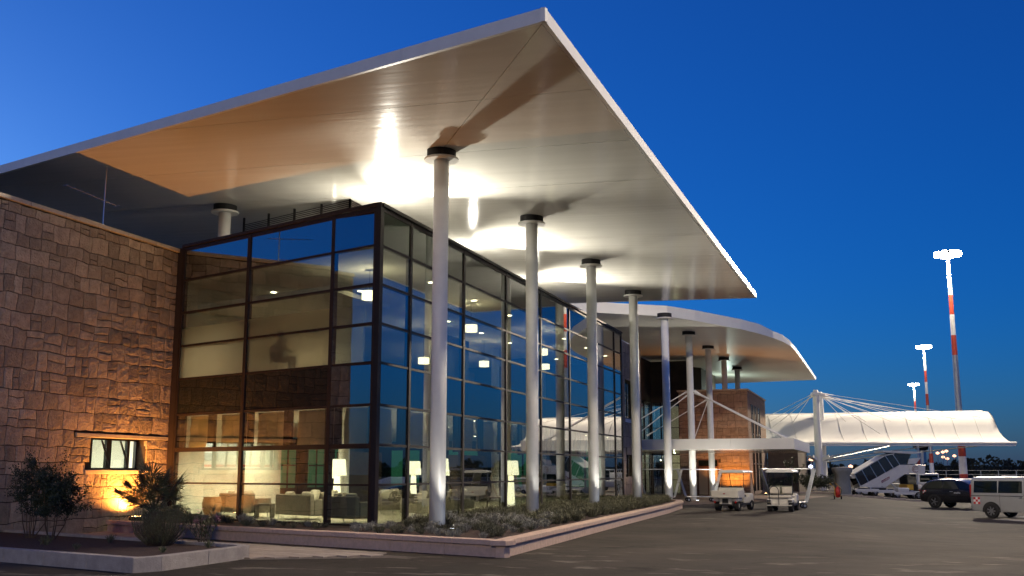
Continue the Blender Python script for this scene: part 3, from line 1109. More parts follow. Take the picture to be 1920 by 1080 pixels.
# ================================================================== COLUMNS
def make_column(x, y, z0, zs, label):
    c = empty('column', (x, y, z0), 0, label, 'column', 'white columns carrying the roofs')
    zt = zs - z0
    MB().lathe([(0.215, -0.1), (0.215, zt - 0.27)], n=32).build('shaft', M_COLUMN, c, smooth=False)
    c.children[0].data.polygons.foreach_set('use_smooth', [len(p.vertices) == 4 for p in c.children[0].data.polygons])
    MB().lathe([(0.48, zt - 0.29), (0.485, zt - 0.235), (0.30, zt - 0.232)], n=36).build('capital_disc', M_WHITE, c)
    MB().lathe([(0.41, zt - 0.231), (0.41, zt + 0.02)], n=32).build('collar', M_BLACK, c)
    return c
SP = 8.25
names = ['nearest white column, standing in the planting bed at the glass corner',
         'second white column from the glass corner, beside a glowing floor lamp',
         'third white column from the glass corner, in the planting bed',
         'fourth white column, where the planting bed narrows',
         'fifth white column, first of those under the curved roof',
         'sixth white column, with tie rods to the entrance canopy',
         'seventh white column, just in front of the far stone block',
         'short column top rising from the near end of the far stone block',
         'rearmost short column top rising above the far stone block']
for i in range(9):
    z0 = 0.30 if i < 4 else (0.0 if i < 7 else 7.9)
    make_column(0, SP * i, z0, sofz(0) + (0.0), names[i])
make_column(-10.45, 4.9, 9.1, sofz(-10.45), 'short white column top between stone wing and louvres')

# column uplights: lens in the ground and beam
def uplight(x, y, z, label, energy=90, spot=50, color=(1.0, 0.95, 0.84), aim=None, show=True):
    u = empty('ground_uplight', (x, y, z), 0, label, 'uplight', 'uplights at the column feet')
    MB().lathe([(0.13, -0.05), (0.13, 0.012), (0.10, 0.02)], n=16).build('ring', M_STEEL, u)
    MB().lathe([(0.095, 0.021), (0.07, 0.026), (0.0, 0.028)], n=16, cap=False).build('lens', M_UPW, u)
    light('SPOT', (x, y, z + 0.06), energy, color, 0.06, aim=aim or (x - 0.12, y, z + 8), spot=spot, blend=0.8, name='uplight_beam')
for i in range(7):
    z = 0.31 if i < 4 else 0.006
    uplight(0.58 if i < 4 else 0.34, SP * i - (0.25 if i < 4 else 0.62), z, 'small round uplight at the foot of the %s column' % ORD[i], energy=85 if i < 4 else 210, spot=50, aim=(-0.02, SP * i, z + 5.5))
uplight(2.3, 37.6, 0.008, 'round uplight set in the paving beside a golf cart', energy=1300, spot=110, aim=(0.6, 41.5, 8))

# floodlights standing on the glass roof, washing the soffit
for j in range(3):
    x, y = -4.05, 4.4 + SP * j
    fl = empty('roof_floodlight', (x, y, 9.3), 0, 'floodlight hidden on the glass roof, %s from the corner' % ORD[j], 'floodlight', 'floodlights on the roof edge')
    MB().box(-0.16, 0.16, -0.22, 0.22, 0.16, 0.30).build('housing', M_DARK, fl, bevel=0.02)
    MB().box(-0.03, 0.03, -0.24, 0.24, 0.0, 0.18).build('bracket', M_STEEL, fl)
    MB().box(-0.13, 0.13, -0.19, 0.19, 0.301, 0.31).build('lens', emis_mat('flood lens %d' % j, (1, 0.95, 0.82), 30.0), fl)
    MB().box(-0.05, 0.05, -0.3, 0.3, -0.2, 0.0).build('stand', M_DARK, fl)
    light('POINT', (x, y, 9.70), 300, (1.0, 0.94, 0.80), 0.10, name='roof_flood_beam')
    light('SPOT', (x + 0.1, y - 0.1, 9.72), 5800, (1.0, 0.94, 0.80), 0.09, aim=(x + 9.5, y - (5.2 if j == 0 else 2.2), 9.72 + 4.6), spot=100, blend=0.75, name='roof_flood_beam')

# ================================================================== REAR ROOF (curved edge)
sofr = sofz
CUR = [(-9.0, 30.4), (-3.76, 32.33), (-0.02, 33.99), (1.3, 35.8), (2.5, 38.0), (3.5, 39.8), (4.4, 42.2), (5.05, 44.4), (5.5, 46.6), (5.8, 49.3), (5.9, 53.0), (5.92, 78.3)]
rr_out = CUR + [(-14.0, 92.0), (-14.0, 30.4)]
roof2 = empty('curved_roof', (5.92, 78.3, 10.45), 0, 'white flat roof with a curved front edge behind the main canopy', 'roof')
def zloc2(dz):
    return lambda x, y: sofz(x + 5.92) - 10.45 + dz
def r2(poly):
    return [(x - 5.92, y - 78.3) for x, y in poly]
cuts2 = [(0, 36.0 + 8.25 * k, 0, 1, None) for k in range(6)]
ins = offs(CUR, 0.10)
build_soffit(roof2, ins + [(-14.0, 91.9), (-14.0, 30.5)], (5.92, 78.3), zloc2, cuts2, m=M_SOFFIT2)
MB().prism(r2(offs(CUR, 0.16) + [(-14.0, 91.8), (-14.0, 30.6)]), zloc2(0.035), zloc2(0.5)).build('roof_deck', M_DARK, roof2)
for a, b in zip(CUR[:-1], CUR[1:]):
    h1a = 0.62 if a[1] < 44 else (0.45 if a[1] < 49 else 0.26)
    h1b = 0.62 if b[1] < 44 else (0.45 if b[1] < 49 else 0.26)
    a_ = Vector(a); b_ = Vector(b)
    d = (b_ - a_).normalized(); n = Vector((-d.y, d.x)) * 0.1
    v = []
    for p in (a_, b_, b_ + n, a_ + n):
        v.append((p.x - 5.92, p.y - 78.3, zloc2(-0.01)(p.x - 5.92, 0)))
    for p, h in ((a_, h1a), (b_, h1b), (b_ + n, h1b), (a_ + n, h1a)):
        v.append((p.x - 5.92, p.y - 78.3, zloc2(h)(p.x - 5.92, 0)))
    mb = MB(); mb.v = v
    mb.f = [(3, 2, 1, 0), (4, 5, 6, 7), (0, 1, 5, 4), (1, 2, 6, 5), (2, 3, 7, 6), (3, 0, 4, 7)]
    mb.build('fascia_panel', M_WHITE, roof2)
fascia(roof2, (5.92, 78.3), (-14.0, 92.0), (5.92, 78.3), zloc2, m=M_WHITE)

# ================================================================== ENTRANCE RANGE between glass box and far block
ent = empty('entrance_range', (-1.93, 30.25, 0), 0, 'dark recessed entrance range with stone pier, glazing and doors', 'building')
ex0, ey0 = -1.93, 30.25
def pier_fn(a, z, d):
    return (d, a - ey0, z)
PH = [(31.0, 34.6, 4.50, 6.86), (31.0, 34.6, 1.52, 2.72)]
mb = MB()
for (a, b, c, d) in [(30.27, 31.0, 0, 8.95), (34.6, 35.2, 0, 8.95), (31.0, 34.6, 0, 1.52), (31.0, 34.6, 2.72, 4.50), (31.0, 34.6, 6.86, 8.95)]:
    mb.box(-0.4, -0.03, a - ey0, b - ey0, c, d)
mb.build('pier_core', M_MORTAR, ent)
stone_face(ent, pier_fn, 30.27, 35.2, 0.0, 8.95, 21, hmin=0.5, hmax=0.8, wmin=0.5, wmax=1.0, rough=0.02, hole=PH, m=M_STONE2, N=3)
for (a, b, c, d) in PH:
    w_ = MB().box(-0.36, -0.34, a - ey0, b - ey0, c, d).build('window', M_GLASS, ent)
    MB().box(-0.38, -0.30, (a + b) / 2 - 0.05 - ey0, (a + b) / 2 + 0.05 - ey0, c, d).build('mullion', M_FRAME, w_)
# return wall and recessed front at x = -4.6
MB().box(-4.57, -0.41, 35.2 - ey0, 35.6 - ey0, 0, 8.95).build('return_wall', M_STONE2, ent)
RX = -4.57
for i in range(11):
    y = 35.7 - ey0 + i * 2.45
    MB().box(RX - 0.10, RX + 0.04, y - 0.06, y + 0.06, 0.0, 7.45).build('mullion', M_FRAME, ent)
for i in range(10):
    y = 35.7 - ey0 + i * 2.45
    for (z0, z1) in ((0.05, 2.45), (2.5, 3.1), (4.3, 5.3), (5.36, 7.4)):
        MB().box(RX - 0.03, RX - 0.015, y + 0.07, y + 2.38, z0, z1).build('glass_pane', M_GLASS, ent)
    for z in (2.475, 5.33, 7.42):
        MB().box(RX - 0.08, RX + 0.03, y + 0.062, y + 2.388, z - 0.03, z + 0.03).build('transom', M_FRAME, ent)
M_CLAD = mat('brown cladding', (0.045, 0.033, 0.027), 0.75, var=0.3, vscale=1.5)
E1 = 60.2 - ey0
MB().box(RX - 0.10, RX + 0.02, 35.7 - ey0, E1, 3.12, 4.28).build('floor_band', M_DARK, ent)
MB().box(RX - 0.20, RX + 0.10, 35.62 - ey0, E1, 7.46, 10.82).build('upper_cladding', M_CLAD, ent)
MB().box(RX - 8, RX - 7.9, 35.7 - ey0, E1, 0.0, 7.4).build('inner_wall', M_CREAM, ent)
MB().box(RX - 7.9, RX - 0.15, 35.7 - ey0, E1, 3.3, 4.1).build('inner_floor', M_CEIL, ent)
MB().box(RX - 7.9, RX - 0.15, 35.7 - ey0, E1, 7.0, 7.2).build('inner_ceiling', M_CEIL, ent)
# glazed cross front closing the recess, facing the apron
CX0, CX1 = RX + 0.12, -1.40
for k in range(5):
    x = CX0 + (CX1 - CX0) * k / 4
    MB().box(x - 0.05, x + 0.05, E1 - 0.08, E1 + 0.04, 0.0, 7.45).build('mullion', M_FRAME, ent)
for k in range(4):
    xa = CX0 + (CX1 - CX0) * k / 4 + 0.052; xb = CX0 + (CX1 - CX0) * (k + 1) / 4 - 0.052
    for (z0, z1) in ((0.05, 1.1), (1.16, 2.45), (2.5, 3.1), (4.3, 5.3), (5.36, 7.4)):
        MB().box(xa, xb, E1 - 0.02, E1 - 0.008, z0, z1).build('glass_pane', M_GLASS, ent)
    for z in (1.13, 2.475, 5.33, 7.42):
        MB().box(xa, xb, E1 - 0.06, E1 + 0.03, z - 0.025, z + 0.025).build('transom', M_FRAME, ent)
MB().box(CX0 - 0.05, CX1 + 0.05, E1 - 0.05, E1 + 0.05, 3.12, 4.28).build('floor_band', M_DARK, ent)
MB().box(CX0 - 0.05, CX1 + 0.05, E1 + 5.0, E1 + 5.1, 0.0, 7.4).build('inner_wall', M_CREAM, ent)
MB().box(CX0 - 0.05, CX1 + 0.05, E1 + 0.06, E1 + 5.0, 3.3, 4.1).build('inner_floor', M_CEIL, ent)
MB().box(CX0 - 0.02, CX1 + 0.05, E1 - 0.06, E1 + 0.2, 7.46, 10.80).build('upper_cladding', M_CLAD, ent)
light('POINT', (-5.0, 62.5, 2.9), 120, WARM, 0.05, name='entrance_hall_lamp')
light('POINT', (-5.0, 62.5, 6.6), 70, WARM, 0.05, name='entrance_upper_lamp')
light('POINT', (-9.5, 41.0, 2.9), 160, WARM, 0.05, name='entrance_hall_lamp')
light('POINT', (-9.5, 49.0, 2.9), 160, WARM, 0.05, name='entrance_hall_lamp')
light('POINT', (-9.5, 45.0, 6.6), 110, WARM, 0.05, name='entrance_upper_lamp')

# ================================================================== FAR STONE BLOCK
blk = empty('stone_block', (1.9, 56.0, 0), 0, 'far sandstone block lit orange from below, with tall slit windows', 'building')
BXW, BYW, BZ = 1.9, 56.0, 7.95
mb = MB().box(-5.3, -0.03, 0.03, 13.5, 0.0, BZ - 0.05)
mb.build('wall_core', M_MORTAR, blk)
DOOR = (-3.95, -2.35, 0.0, 2.75)
stone_face(blk, lambda a, z, d: (a, -d, z), -5.3, 0.0, 0.0, BZ, 31, hmin=0.36, hmax=0.6, wmin=0.40, wmax=0.85, rough=0.03, m=M_STONE2, N=4, hole=[DOOR])
dr = MB().box(DOOR[0], DOOR[1], -0.01, 0.028, 0.0, DOOR[3]).build('door_frame', mat('red timber', (0.16, 0.07, 0.035), 0.5), blk)
for k in range(2):
    MB().box(DOOR[0] + 0.08 + k * 0.75, DOOR[0] + 0.75 + k * 0.75, -0.03, -0.012, 0.06, 2.05).build('door_leaf', mat('pale door', (0.72, 0.60, 0.40), 0.5), dr)
MB().box(DOOR[0] + 0.08, DOOR[1] - 0.08, -0.03, -0.012, 2.2, 2.65).build('door_light', M_CARGL, dr)
SL = [(2.2, 3.4, 0.3, 7.0), (4.6, 5.8, 0.3, 7.0), (7.0, 8.4, 0.3, 7.0)]
stone_face(blk, lambda a, z, d: (d, a, z), 0.0, 13.5, 0.0, BZ, 32, hmin=0.4, hmax=0.6, wmin=0.45, wmax=0.9, rough=0.03, m=M_STONE2, N=3, joined=True, hole=SL)
for (a, b, c, d) in SL:
    w_ = MB().box(-0.02, 0.012, a, b, c, d).build('slit_window', M_SPAN, blk)
    for z in (2.4, 4.7):
        MB().box(0.013, 0.05, a, b, z - 0.05, z + 0.05).build('transom', M_FRAME, w_)
    for yy in (a + 0.04, b - 0.04):
        MB().box(0.013, 0.06, yy - 0.05, yy + 0.05, c, d).build('jamb', M_FRAME, w_)
MB().box(-5.4, 0.08, -0.08, 13.6, BZ + 0.002, BZ + 0.12).build('coping', M_COPING, blk)
MB().prism([(-11.5, 4.0), (-5.2, 11.2), (-5.2, 20.0), (-11.5, 20.0)], BZ + 0.13, 10.95).build('plant_room', M_CLAD, blk)
# low annex behind it
anx = empty('brown_annex', (2.0, 68.5, 0), 0, 'low dark brown annex wall behind the far stone block', 'building')
MB().box(0.05, 2.6, 0, 12, 0, 3.7).build('wall', mat('annex wall', (0.075, 0.055, 0.04), 0.9, var=0.25, vscale=2), anx)
MB().box(0.0, 2.66, -0.06, 12.06, 3.702, 3.82).build('coping', M_COPING, anx)
# ground floodlights (orange)
def sodium(x, y, z, aim, energy, label, spot=140):
    u = empty('ground_floodlight', (x, y, z), 0, label, 'floodlight', 'orange ground floodlights')
    v = (Vector(aim) - Vector((x, y, z))).normalized()
    MB().box(-0.13, 0.13, -0.16, 0.16, 0.0, 0.12).build('housing', M_DARK, u, bevel=0.02)
    MB().box(-0.10, 0.10, -0.13, 0.13, 0.121, 0.128).build('lens', M_SODIUM, u)
    light('SPOT', (x, y, z + 0.18), energy, (1.0, 0.37, 0.065), 0.08, aim=aim, spot=spot, blend=0.7, name='sodium_beam')
sodium(-10.56, 1.15, 0.32, (-10.45, 0.9, 6.0), 1900, 'orange floodlight behind the palm at the stone wall', spot=165)
sodium(0.6, 54.5, 0.02, (0.8, 56.0, 4.0), 800, 'orange floodlight washing the near face of the far block', spot=120)
sodium(2.8, 58.4, 0.02, (2.0, 58.6, 5.0), 320, 'orange floodlight beside the slit windows of the far block', spot=120)
light('POINT', (-2.0, 74.0, 8.6), 320, (0.78, 1.0, 0.86), 0.12, name='block_roof_lamp')

# ================================================================== ENTRANCE CANOPY SLAB
slab = empty('entrance_canopy', (6.55, 38.0, 3.1), 0, 'thin white flat canopy slab hung from columns over the entrance', 'canopy')
MB().box(-11.1, -0.10, 0.12, 14.5, 0.03, 0.55).build('slab_body', M_WHITE, slab)
for i in range(3):
    x1 = -0.0 - i * 3.7; x0 = x1 - 3.69
    MB().box(x0, x1, 0.0, 0.10, 0.0, 0.64).build('fascia_panel', M_WHITE, slab)
for i in range(4):
    y0 = 0.104 + i * 3.6
    MB().box(-0.09, 0.0, y0, y0 + 3.59, 0.0, 0.64).build('fascia_panel', M_WHITE, slab)
for i in range(5):
    for j in range(4):
        MB().box(-11.0 + i * 2.18, -8.83 + i * 2.18, 0.13 + j * 3.58, 3.70 + j * 3.58, 0.002, 0.026).build('soffit_panel', M_SOFFIT, slab)
# tie rods with turnbuckle ends
def rod(p, q, label, r=0.03):
    p = Vector(p); q = Vector(q)
    t = empty('tie_rod', p, 0, label, 'tie rod', 'white tie rods of the entrance canopy')
    d = q - p
    MB().tube((0, 0, 0), d, r, n=8).build('rod', M_WHITE, t)
    for a in (0.0, 1.0):
        c = d * a
        s_ = d.normalized() * (0.45 if a == 0 else -0.45)
        MB().tube(c, c + s_, r * 2.1, r * 1.2, n=8).build('fork_end', M_WHITE, t)
rod((0.22, 41.25, 6.85), (5.9, 41.25, 3.80), 'thick white tie rod from the sixth column to the canopy edge', 0.07)
rod((-0.22, 41.25, 6.85), (-3.9, 40.0, 4.6), 'white tie rod from the sixth column back to the wall', 0.035)
rod((-0.22, 41.2, 6.6), (-3.4, 39.2, 3.85), 'lower white tie rod from the sixth column to the inner canopy', 0.03)
rod((-0.22, 49.5, 6.85), (-4.3, 48.0, 4.3), 'white tie rod from the seventh column back to the wall', 0.035)
rod((-0.15, 49.4, 6.7), (-0.9, 47.2, 3.8), 'short white tie rod below the seventh column', 0.03)
# ================================================================== LOUNGE FURNITURE
def make_sofa(x, y, z, rz, w, label, cushions=2, back=0.42):
    s = empty('sofa', (x, y, z), rz, label, 'sofa')
    # local: +y is the back, seat faces -y
    d = 0.85
    MB().box(-w / 2 + 0.14, w / 2 - 0.14, -d / 2, d / 2 - 0.18, 0.16, 0.44).build('seat', M_SOFA, s, bevel=0.04, seg=3)
    MB().box(-w / 2, w / 2, d / 2 - 0.17, d / 2, 0.14, 0.36 + back).build('backrest', M_SOFA, s, bevel=0.04, seg=3)
    for sg in (-1, 1):
        xa = sg * (w / 2 - 0.07)
        MB().box(xa - 0.068, xa + 0.068, -d / 2, d / 2 - 0.18, 0.14, 0.62).build('arm', M_SOFA, s, bevel=0.03, seg=3)
        for yy in (-d / 2 + 0.06, d / 2 - 0.06):
            MB().tube((sg * (w / 2 - 0.12), yy, 0.0), (sg * (w / 2 - 0.12), yy, 0.15), 0.014, n=6).build('leg', M_STEEL, s)
    for i in range(cushions):
        cx = -w / 2 + 0.45 + i * (w - 0.9) / max(1, cushions - 1) if cushions > 1 else 0
        mb = MB().box(-0.22, 0.22, -0.07, 0.07, -0.19, 0.19)
        c = mb.build('cushion', M_CUSH, s, bevel=0.06, seg=3)
        c.location = (cx, d / 2 - 0.28, 0.68)
        c.rotation_euler = (-0.3, 0, random.uniform(-0.2, 0.2))
    return s
sofas = [(-9.15, 4.95, PI - 0.33, 1.75, 'taupe sofa behind the leftmost ground floor panes, back to the glass'),
         (-6.35, 3.95, PI - 0.33, 1.7, 'taupe sofa behind the middle panes of the short glass face'),
         (-3.75, 2.15, PI - 0.33, 1.45, 'taupe sofa nearest the glass corner post'),
         (-7.2, 6.6, -0.33, 1.8, 'taupe sofa with cream cushions facing the short glass face'),
         (-3.7, 10.3, PI / 2 * 3, 2.0, 'taupe sofa beside the long glass face, second bay'),
         (-6.4, 11.8, PI / 2, 2.0, 'taupe sofa deeper in the lounge facing the long glass')]
for x, y, rz, w, lab in sofas:
    make_sofa(x, y, 0.302, rz, w, lab)
for x, y, rz, lab in ((-3.35, 6.3, -0.5, 'armchair with cream cushion beside the nearest column'), (-5.6, 8.6, 0.8, 'low armchair between the lounge sofas'), (-3.6, 25.4, 1.2, 'low armchair far along the long glass face')):
    make_sofa(x, y, 0.302, rz, 0.95, lab, cushions=1)
def make_lounge_chair(x, y, z, rz, label):
    c = empty('high_back_chair', (x, y, z), rz, label, 'chair')
    prof = [(-0.45, 0.42), (-0.05, 0.36), (0.10, 0.42), (0.28, 0.85), (0.38, 1.18), (0.36, 1.28)]
    rows = []
    for (yy, zz) in prof:
        rows.append([(xx, yy, zz + 0.03 * abs(xx) * 4) for xx in (-0.33, -0.2, 0, 0.2, 0.33)])
    MB().grid(rows).build('shell', M_CUSH, c, smooth=True, solid=0.07)
    MB().tube((0, -0.08, 0.0), (0, -0.08, 0.36), 0.03, n=8).build('pedestal', M_STEEL, c)
    MB().lathe([(0.28, 0.0), (0.28, 0.02), (0.04, 0.04)], (0, -0.08, 0), 20).build('base', M_STEEL, c)
for x, y, rz, lab in ((-4.3, 17.0, 1.9, 'cream high back chair behind the second column'), (-4.7, 20.9, 1.4, 'cream high back chair behind the third column'), (-4.9, 23.2, 2.2, 'cream high back chair, farthest along the glass')):
    make_lounge_chair(x, y, 0.302, rz, lab)

def make_floor_lamp(x, y, z, label, s=1.0):
    l = empty('floor_lamp', (x, y, z), 0, label, 'lamp', 'glowing floor lamps in the lounge')
    MB().lathe([(0.17 * s, 0.02), (0.15 * s, 0.5 * s), (0.10 * s, 1.34 * s)], n=20, cap=False).build('lit_body', M_SHADE, l, smooth=True)
    MB().lathe([(0.32 * s, 1.36 * s), (0.27 * s, 1.92 * s)], n=24, cap=False).build('shade', M_SHADE, l, smooth=True, solid=0.006)
    MB().lathe([(0.20 * s, 0.0), (0.20 * s, 0.018)], n=20).build('base', M_STEEL, l)
for x, y, lab, s in ((-2.62, 13.6, 'tall glowing floor lamp just left of the second column', 1.0),
                  (-2.55, 6.2, 'tall glowing floor lamp just right of the nearest column', 1.0),
                  (-7.2, 14.4, 'glowing floor lamp deeper inside, left of the nearest column', 1.0),
                  (-6.65, 6.75, 'glowing floor lamp behind the sofas of the short glass face', 1.0),
                  (-9.6, 12.3, 'small glowing floor lamp far inside, behind the middle panes', 0.9)):
    make_floor_lamp(x, y, 0.302, lab, s)
    light('POINT', (x, y, 0.302 + 1.80 * s), 40, WARM, 0.03, name='floor_lamp_glow')

def make_pendant(x, y, z, label, r=0.24):
    p = empty('pendant_lamp', (x, y, z), 0, label, 'lamp', 'drum pendants of the upper floor')
    MB().lathe([(r, 0.0), (r, 0.27)], n=28, cap=False).build('drum_shade', M_PEND, p, smooth=True, solid=0.006)
    MB().lathe([(r * 0.97, 0.02), (0.0, 0.021)], n=28, cap=False).build('diffuser', M_PEND, p)
    MB().tube((0, 0, 0.2), (0, 0, 8.19 - z), 0.008, n=5).build('cord', M_DARK, p)
    MB().lathe([(0.16, 8.17 - z), (0.16, 8.19 - z)], n=16).build('ceiling_plate', M_STEEL, p)
pend = [(-3.95, 3.55, 7.22, 'drum pendant lamp close behind the upper glass corner'),
        (-3.35, 11.0, 7.08, 'largest drum pendant lamp between the first two columns'),
        (-7.0, 22.2, 6.9, 'drum pendant lamp left of the second column, lower'),
        (-3.1, 19.4, 7.05, 'drum pendant lamp just right of the second column'),
        (-5.3, 26.9, 7.15, 'drum pendant lamp right of the second column, below its neighbour'),
        (-7.45, 15.85, 6.45, 'drum pendant lamp left of the nearest column'),
        (-10.4, 25.0, 6.4, 'small far drum pendant lamp right of the nearest column'),
        (-11.2, 29.2, 6.6, 'small far drum pendant lamp, deepest in the upper floor')]
for x, y, z, lab in pend:
    make_pendant(x, y, z, lab)
    light('POINT', (x, y, z + 0.20), 60, WARM, 0.03, name='pendant_glow')

# terracotta pot standing for the floodlight's reflection in the glass; side tables
pot = MB().lathe([(0.20, 0.0), (0.30, 0.25), (0.33, 0.45), (0.28, 0.62), (0.30, 0.66)], n=20).build('lamp_reflection_pot', mat('mirrored orange', (0.42, 0.20, 0.09), 0.8, var=0.15), smooth=True, loc=(-10.1, 4.45, 0.302))
tag(pot, 'round terracotta pot standing for the floodlight reflection in the leftmost ground floor pane', 'pot')
for x, y, lab in ((-8.0, 4.35, 'low dark cube table between the two left sofas'), (-5.0, 12.9, 'low dark coffee table deep in the lounge'), (-4.0, 15.4, 'low dark table beside a high back chair')):
    t = empty('side_table', (x, y, 0.302), 0.3, lab, 'table')
    MB().box(-0.28, 0.28, -0.28, 0.28, 0.40, 0.45).build('table_top', M_WOODD, t, bevel=0.01)
    for sx in (-1, 1):
        MB().box(sx * 0.26 - 0.015, sx * 0.26 + 0.015, -0.26, 0.26, 0.0, 0.40).build('side_panel', M_WOODD, t)

# a visitor behind the frosted upper panes
def make_person(x, y, z, rz, label):
    me = bpy.data.meshes.new('person')
    J = {'pel': (0, 0, 0.52, .16, .13), 'ab': (0, 0.02, 0.70, .15, .12), 'ch': (0, 0.0, 0.93, .18, .13), 'nk': (0, -0.01, 1.10, .06, .06), 'hd': (0, -0.04, 1.23, .085, .10), 'ht': (0, -0.03, 1.33, .075, .085),
         'sl': (-.19, 0, 1.02, .065, .065), 'el': (-.27, -.05, .76, .048, .048), 'wl': (-.18, -.28, .70, .034, .034), 'fl': (-.14, -.37, .70, .03, .02),
         'sr': (.19, 0, 1.02, .065, .065), 'er': (.27, -.04, .76, .048, .048), 'wr': (.20, -.28, .68, .034, .034), 'fr': (.16, -.37, .67, .03, .02),
         'hl': (-.10, -.03, .52, .09, .09), 'kl': (-.13, -.46, .52, .062, .062), 'al': (-.13, -.44, .09, .042, .042), 'tl': (-.14, -.60, .04, .04, .03),
         'hr': (.10, -.03, .52, .09, .09), 'kr': (.13, -.46, .52, .062, .062), 'ar': (.14, -.44, .09, .042, .042), 'tr': (.16, -.60, .04, .04, .03)}
    E_ = [('pel', 'ab'), ('ab', 'ch'), ('ch', 'nk'), ('nk', 'hd'), ('hd', 'ht'), ('ch', 'sl'), ('sl', 'el'), ('el', 'wl'), ('wl', 'fl'), ('ch', 'sr'), ('sr', 'er'), ('er', 'wr'), ('wr', 'fr'), ('pel', 'hl'), ('hl', 'kl'), ('kl', 'al'), ('al', 'tl'), ('pel', 'hr'), ('hr', 'kr'), ('kr', 'ar'), ('ar', 'tr')]
    ks = list(J)
    me.from_pydata([J[k][:3] for k in ks], [(ks.index(a), ks.index(b)) for a, b in E_], [])
    o = bpy.data.objects.new('person', me)
    COL.objects.link(o)
    md = o.modifiers.new('skin', 'SKIN')
    for i, k in enumerate(ks):
        me.skin_vertices[0].data[i].radius = J[k][3:5]
        me.skin_vertices[0].data[i].use_root = (i == 0)
    md.use_smooth_shade = True
    s_ = o.modifiers.new('sub', 'SUBSURF'); s_.levels = s_.render_levels = 2
    me.materials.append(mat('dark clothing', (0.05, 0.045, 0.04), 0.9))
    o.location = (x, y, z); o.rotation_euler = (0, 0, rz)
    tag(o, label, 'person')
    hair = MB().lathe([(0.0, 1.40), (0.06, 1.39), (0.098, 1.33), (0.102, 1.26), (0.085, 1.20)], (0, -0.012, 0), 16, cap=False).build('hair', M_BLACK, o, smooth=True)
make_person(-6.3, 2.15, 4.785, 2.6, 'person in dark clothes sitting behind the frosted upper pane')
ch_ = empty('visitor_chair', (-6.3, 2.15, 4.785), 2.6, 'dark chair under the person behind the frosted pane', 'chair')
MB().box(-0.24, 0.24, -0.24, 0.22, 0.37, 0.42).build('seat', M_DARK, ch_, bevel=0.02)
MB().box(-0.24, 0.24, 0.20, 0.24, 0.43, 0.90).build('backrest', M_DARK, ch_, bevel=0.02)
for sx in (-0.2, 0.2):
    for sy in (-0.2, 0.2):
        MB().tube((sx, sy, 0), (sx, sy, 0.37), 0.015, n=6).build('leg', M_DARK, ch_)

# ================================================================== TENSILE CANOPY
ten = empty('membrane_canopy', (5.3, 80.0, 0), math.atan2(6.3, 18.1), 'long white stretched membrane canopy hung from masts by cables', 'canopy')
# local x along the canopy, local y away from the camera
prof = [(0.0, 4.55), (0.45, 4.68), (0.9, 5.0), (1.3, 5.45), (1.65, 6.0), (2.0, 6.5), (2.4, 6.92), (2.9, 7.22), (3.4, 7.36)]
rows = []
NXC = 40
for i in range(NXC + 1):
    t = i / NXC
    x = -5.2 + 24.4 * t
    sag = -0.0 * math.sin(PI * ((t * 3) % 1.0))
    row = []
    for k, (yy, zz) in enumerate(prof):
        f = math.sin(0.5 * PI * k / (len(prof) - 1))
        row.append((x - (1.0 * f if i == NXC else 0.0), yy, zz + sag * f + 0.35 * t * f))
    rows.append(row)
M_MEMB = translucent_mat('membrane fabric', (0.80, 0.79, 0.76), 0.5, var=0.03, vscale=0.4)
MB().grid(rows).build('membrane', M_MEMB, ten, smooth=True, solid=0.02)
MB().tube((-5.2, -0.06, 4.50), (19.6, -0.06, 4.50), 0.13, n=12).build('edge_tube', M_WHITE, ten)
MB().tube((-5.2, 3.42, 7.36), (18.1, 3.42, 7.72), 0.09, n=10).build('edge_tube', M_WHITE, ten)
MB().box(-5.2, 19.5, -0.20, -0.02, 4.22, 4.34).build('gutter', M_WHITE, ten, bevel=0.02)
for i in range(3):
    x = -4.6 + i * 11.2
    pts = [(x, yy, zz - 0.12) for yy, zz in prof]
    MB().path(pts, 0.06, n=8).build('arch_rib', M_WHITE, ten)
masts = [(0.4, 2.2), (1.6, 4.9)]
for mx_, my_ in masts:
    MB().lathe([(0.36, 0.0), (0.36, 3.6), (0.30, 9.3), (0.22, 9.6)], (mx_, my_ - 2.4, 0), 16).build('mast', M_WHITE, ten)
    hd = MB().box(mx_ - 0.42, mx_ + 0.42, my_ - 2.7, my_ - 2.1, 9.0, 9.35).build('mast_head', M_WHITE, ten, bevel=0.05)
    for k in range(4):
        a = PI / 4 + k * PI / 2
        MB().beam((mx_, my_ - 2.4, 2.75), (mx_ + 1.1 * math.cos(a), my_ - 2.4 + 1.1 * math.sin(a), 3.25), 0.08, 0.28).build('bracket', M_WHITE, ten)
mx_, my_ = 0.4, -0.2
cab = []
for k in range(7):
    xr = 3.5 + k * 2.2
    cab.append(((mx_ + 0.3, my_, 9.3 - 0.1 * (k % 3)), (xr, 0.9 + 0.5 * (k % 2), 6.6 + 0.012 * k * k)))
for k in range(4):
    xr = -1.6 - k * 1.15
    cab.append(((mx_ - 0.3, my_, 9.2 - 0.12 * (k % 3)), (xr, 0.9 + 0.6 * (k % 2), 6.6)))
for k in range(4):
    cab.append(((1.6 + 0.25, 2.5, 9.1), (5.0 + k * 3.2, 3.4, 7.2)))
cab += [((mx_ + 0.3, my_, 9.2), (6.6, 0.3, 5.4)), ((mx_ - 0.3, my_, 9.0), (-4.8, 0.3, 5.3))]
for p, q in cab:
    p = Vector(p); q = Vector(q)
    c = MB().tube(p, q, 0.022, n=5).build('cable', M_WHITE, ten)
    MB().tube(p, p.lerp(q, 0.09), 0.07, 0.04, n=6).build('socket', M_WHITE, c)
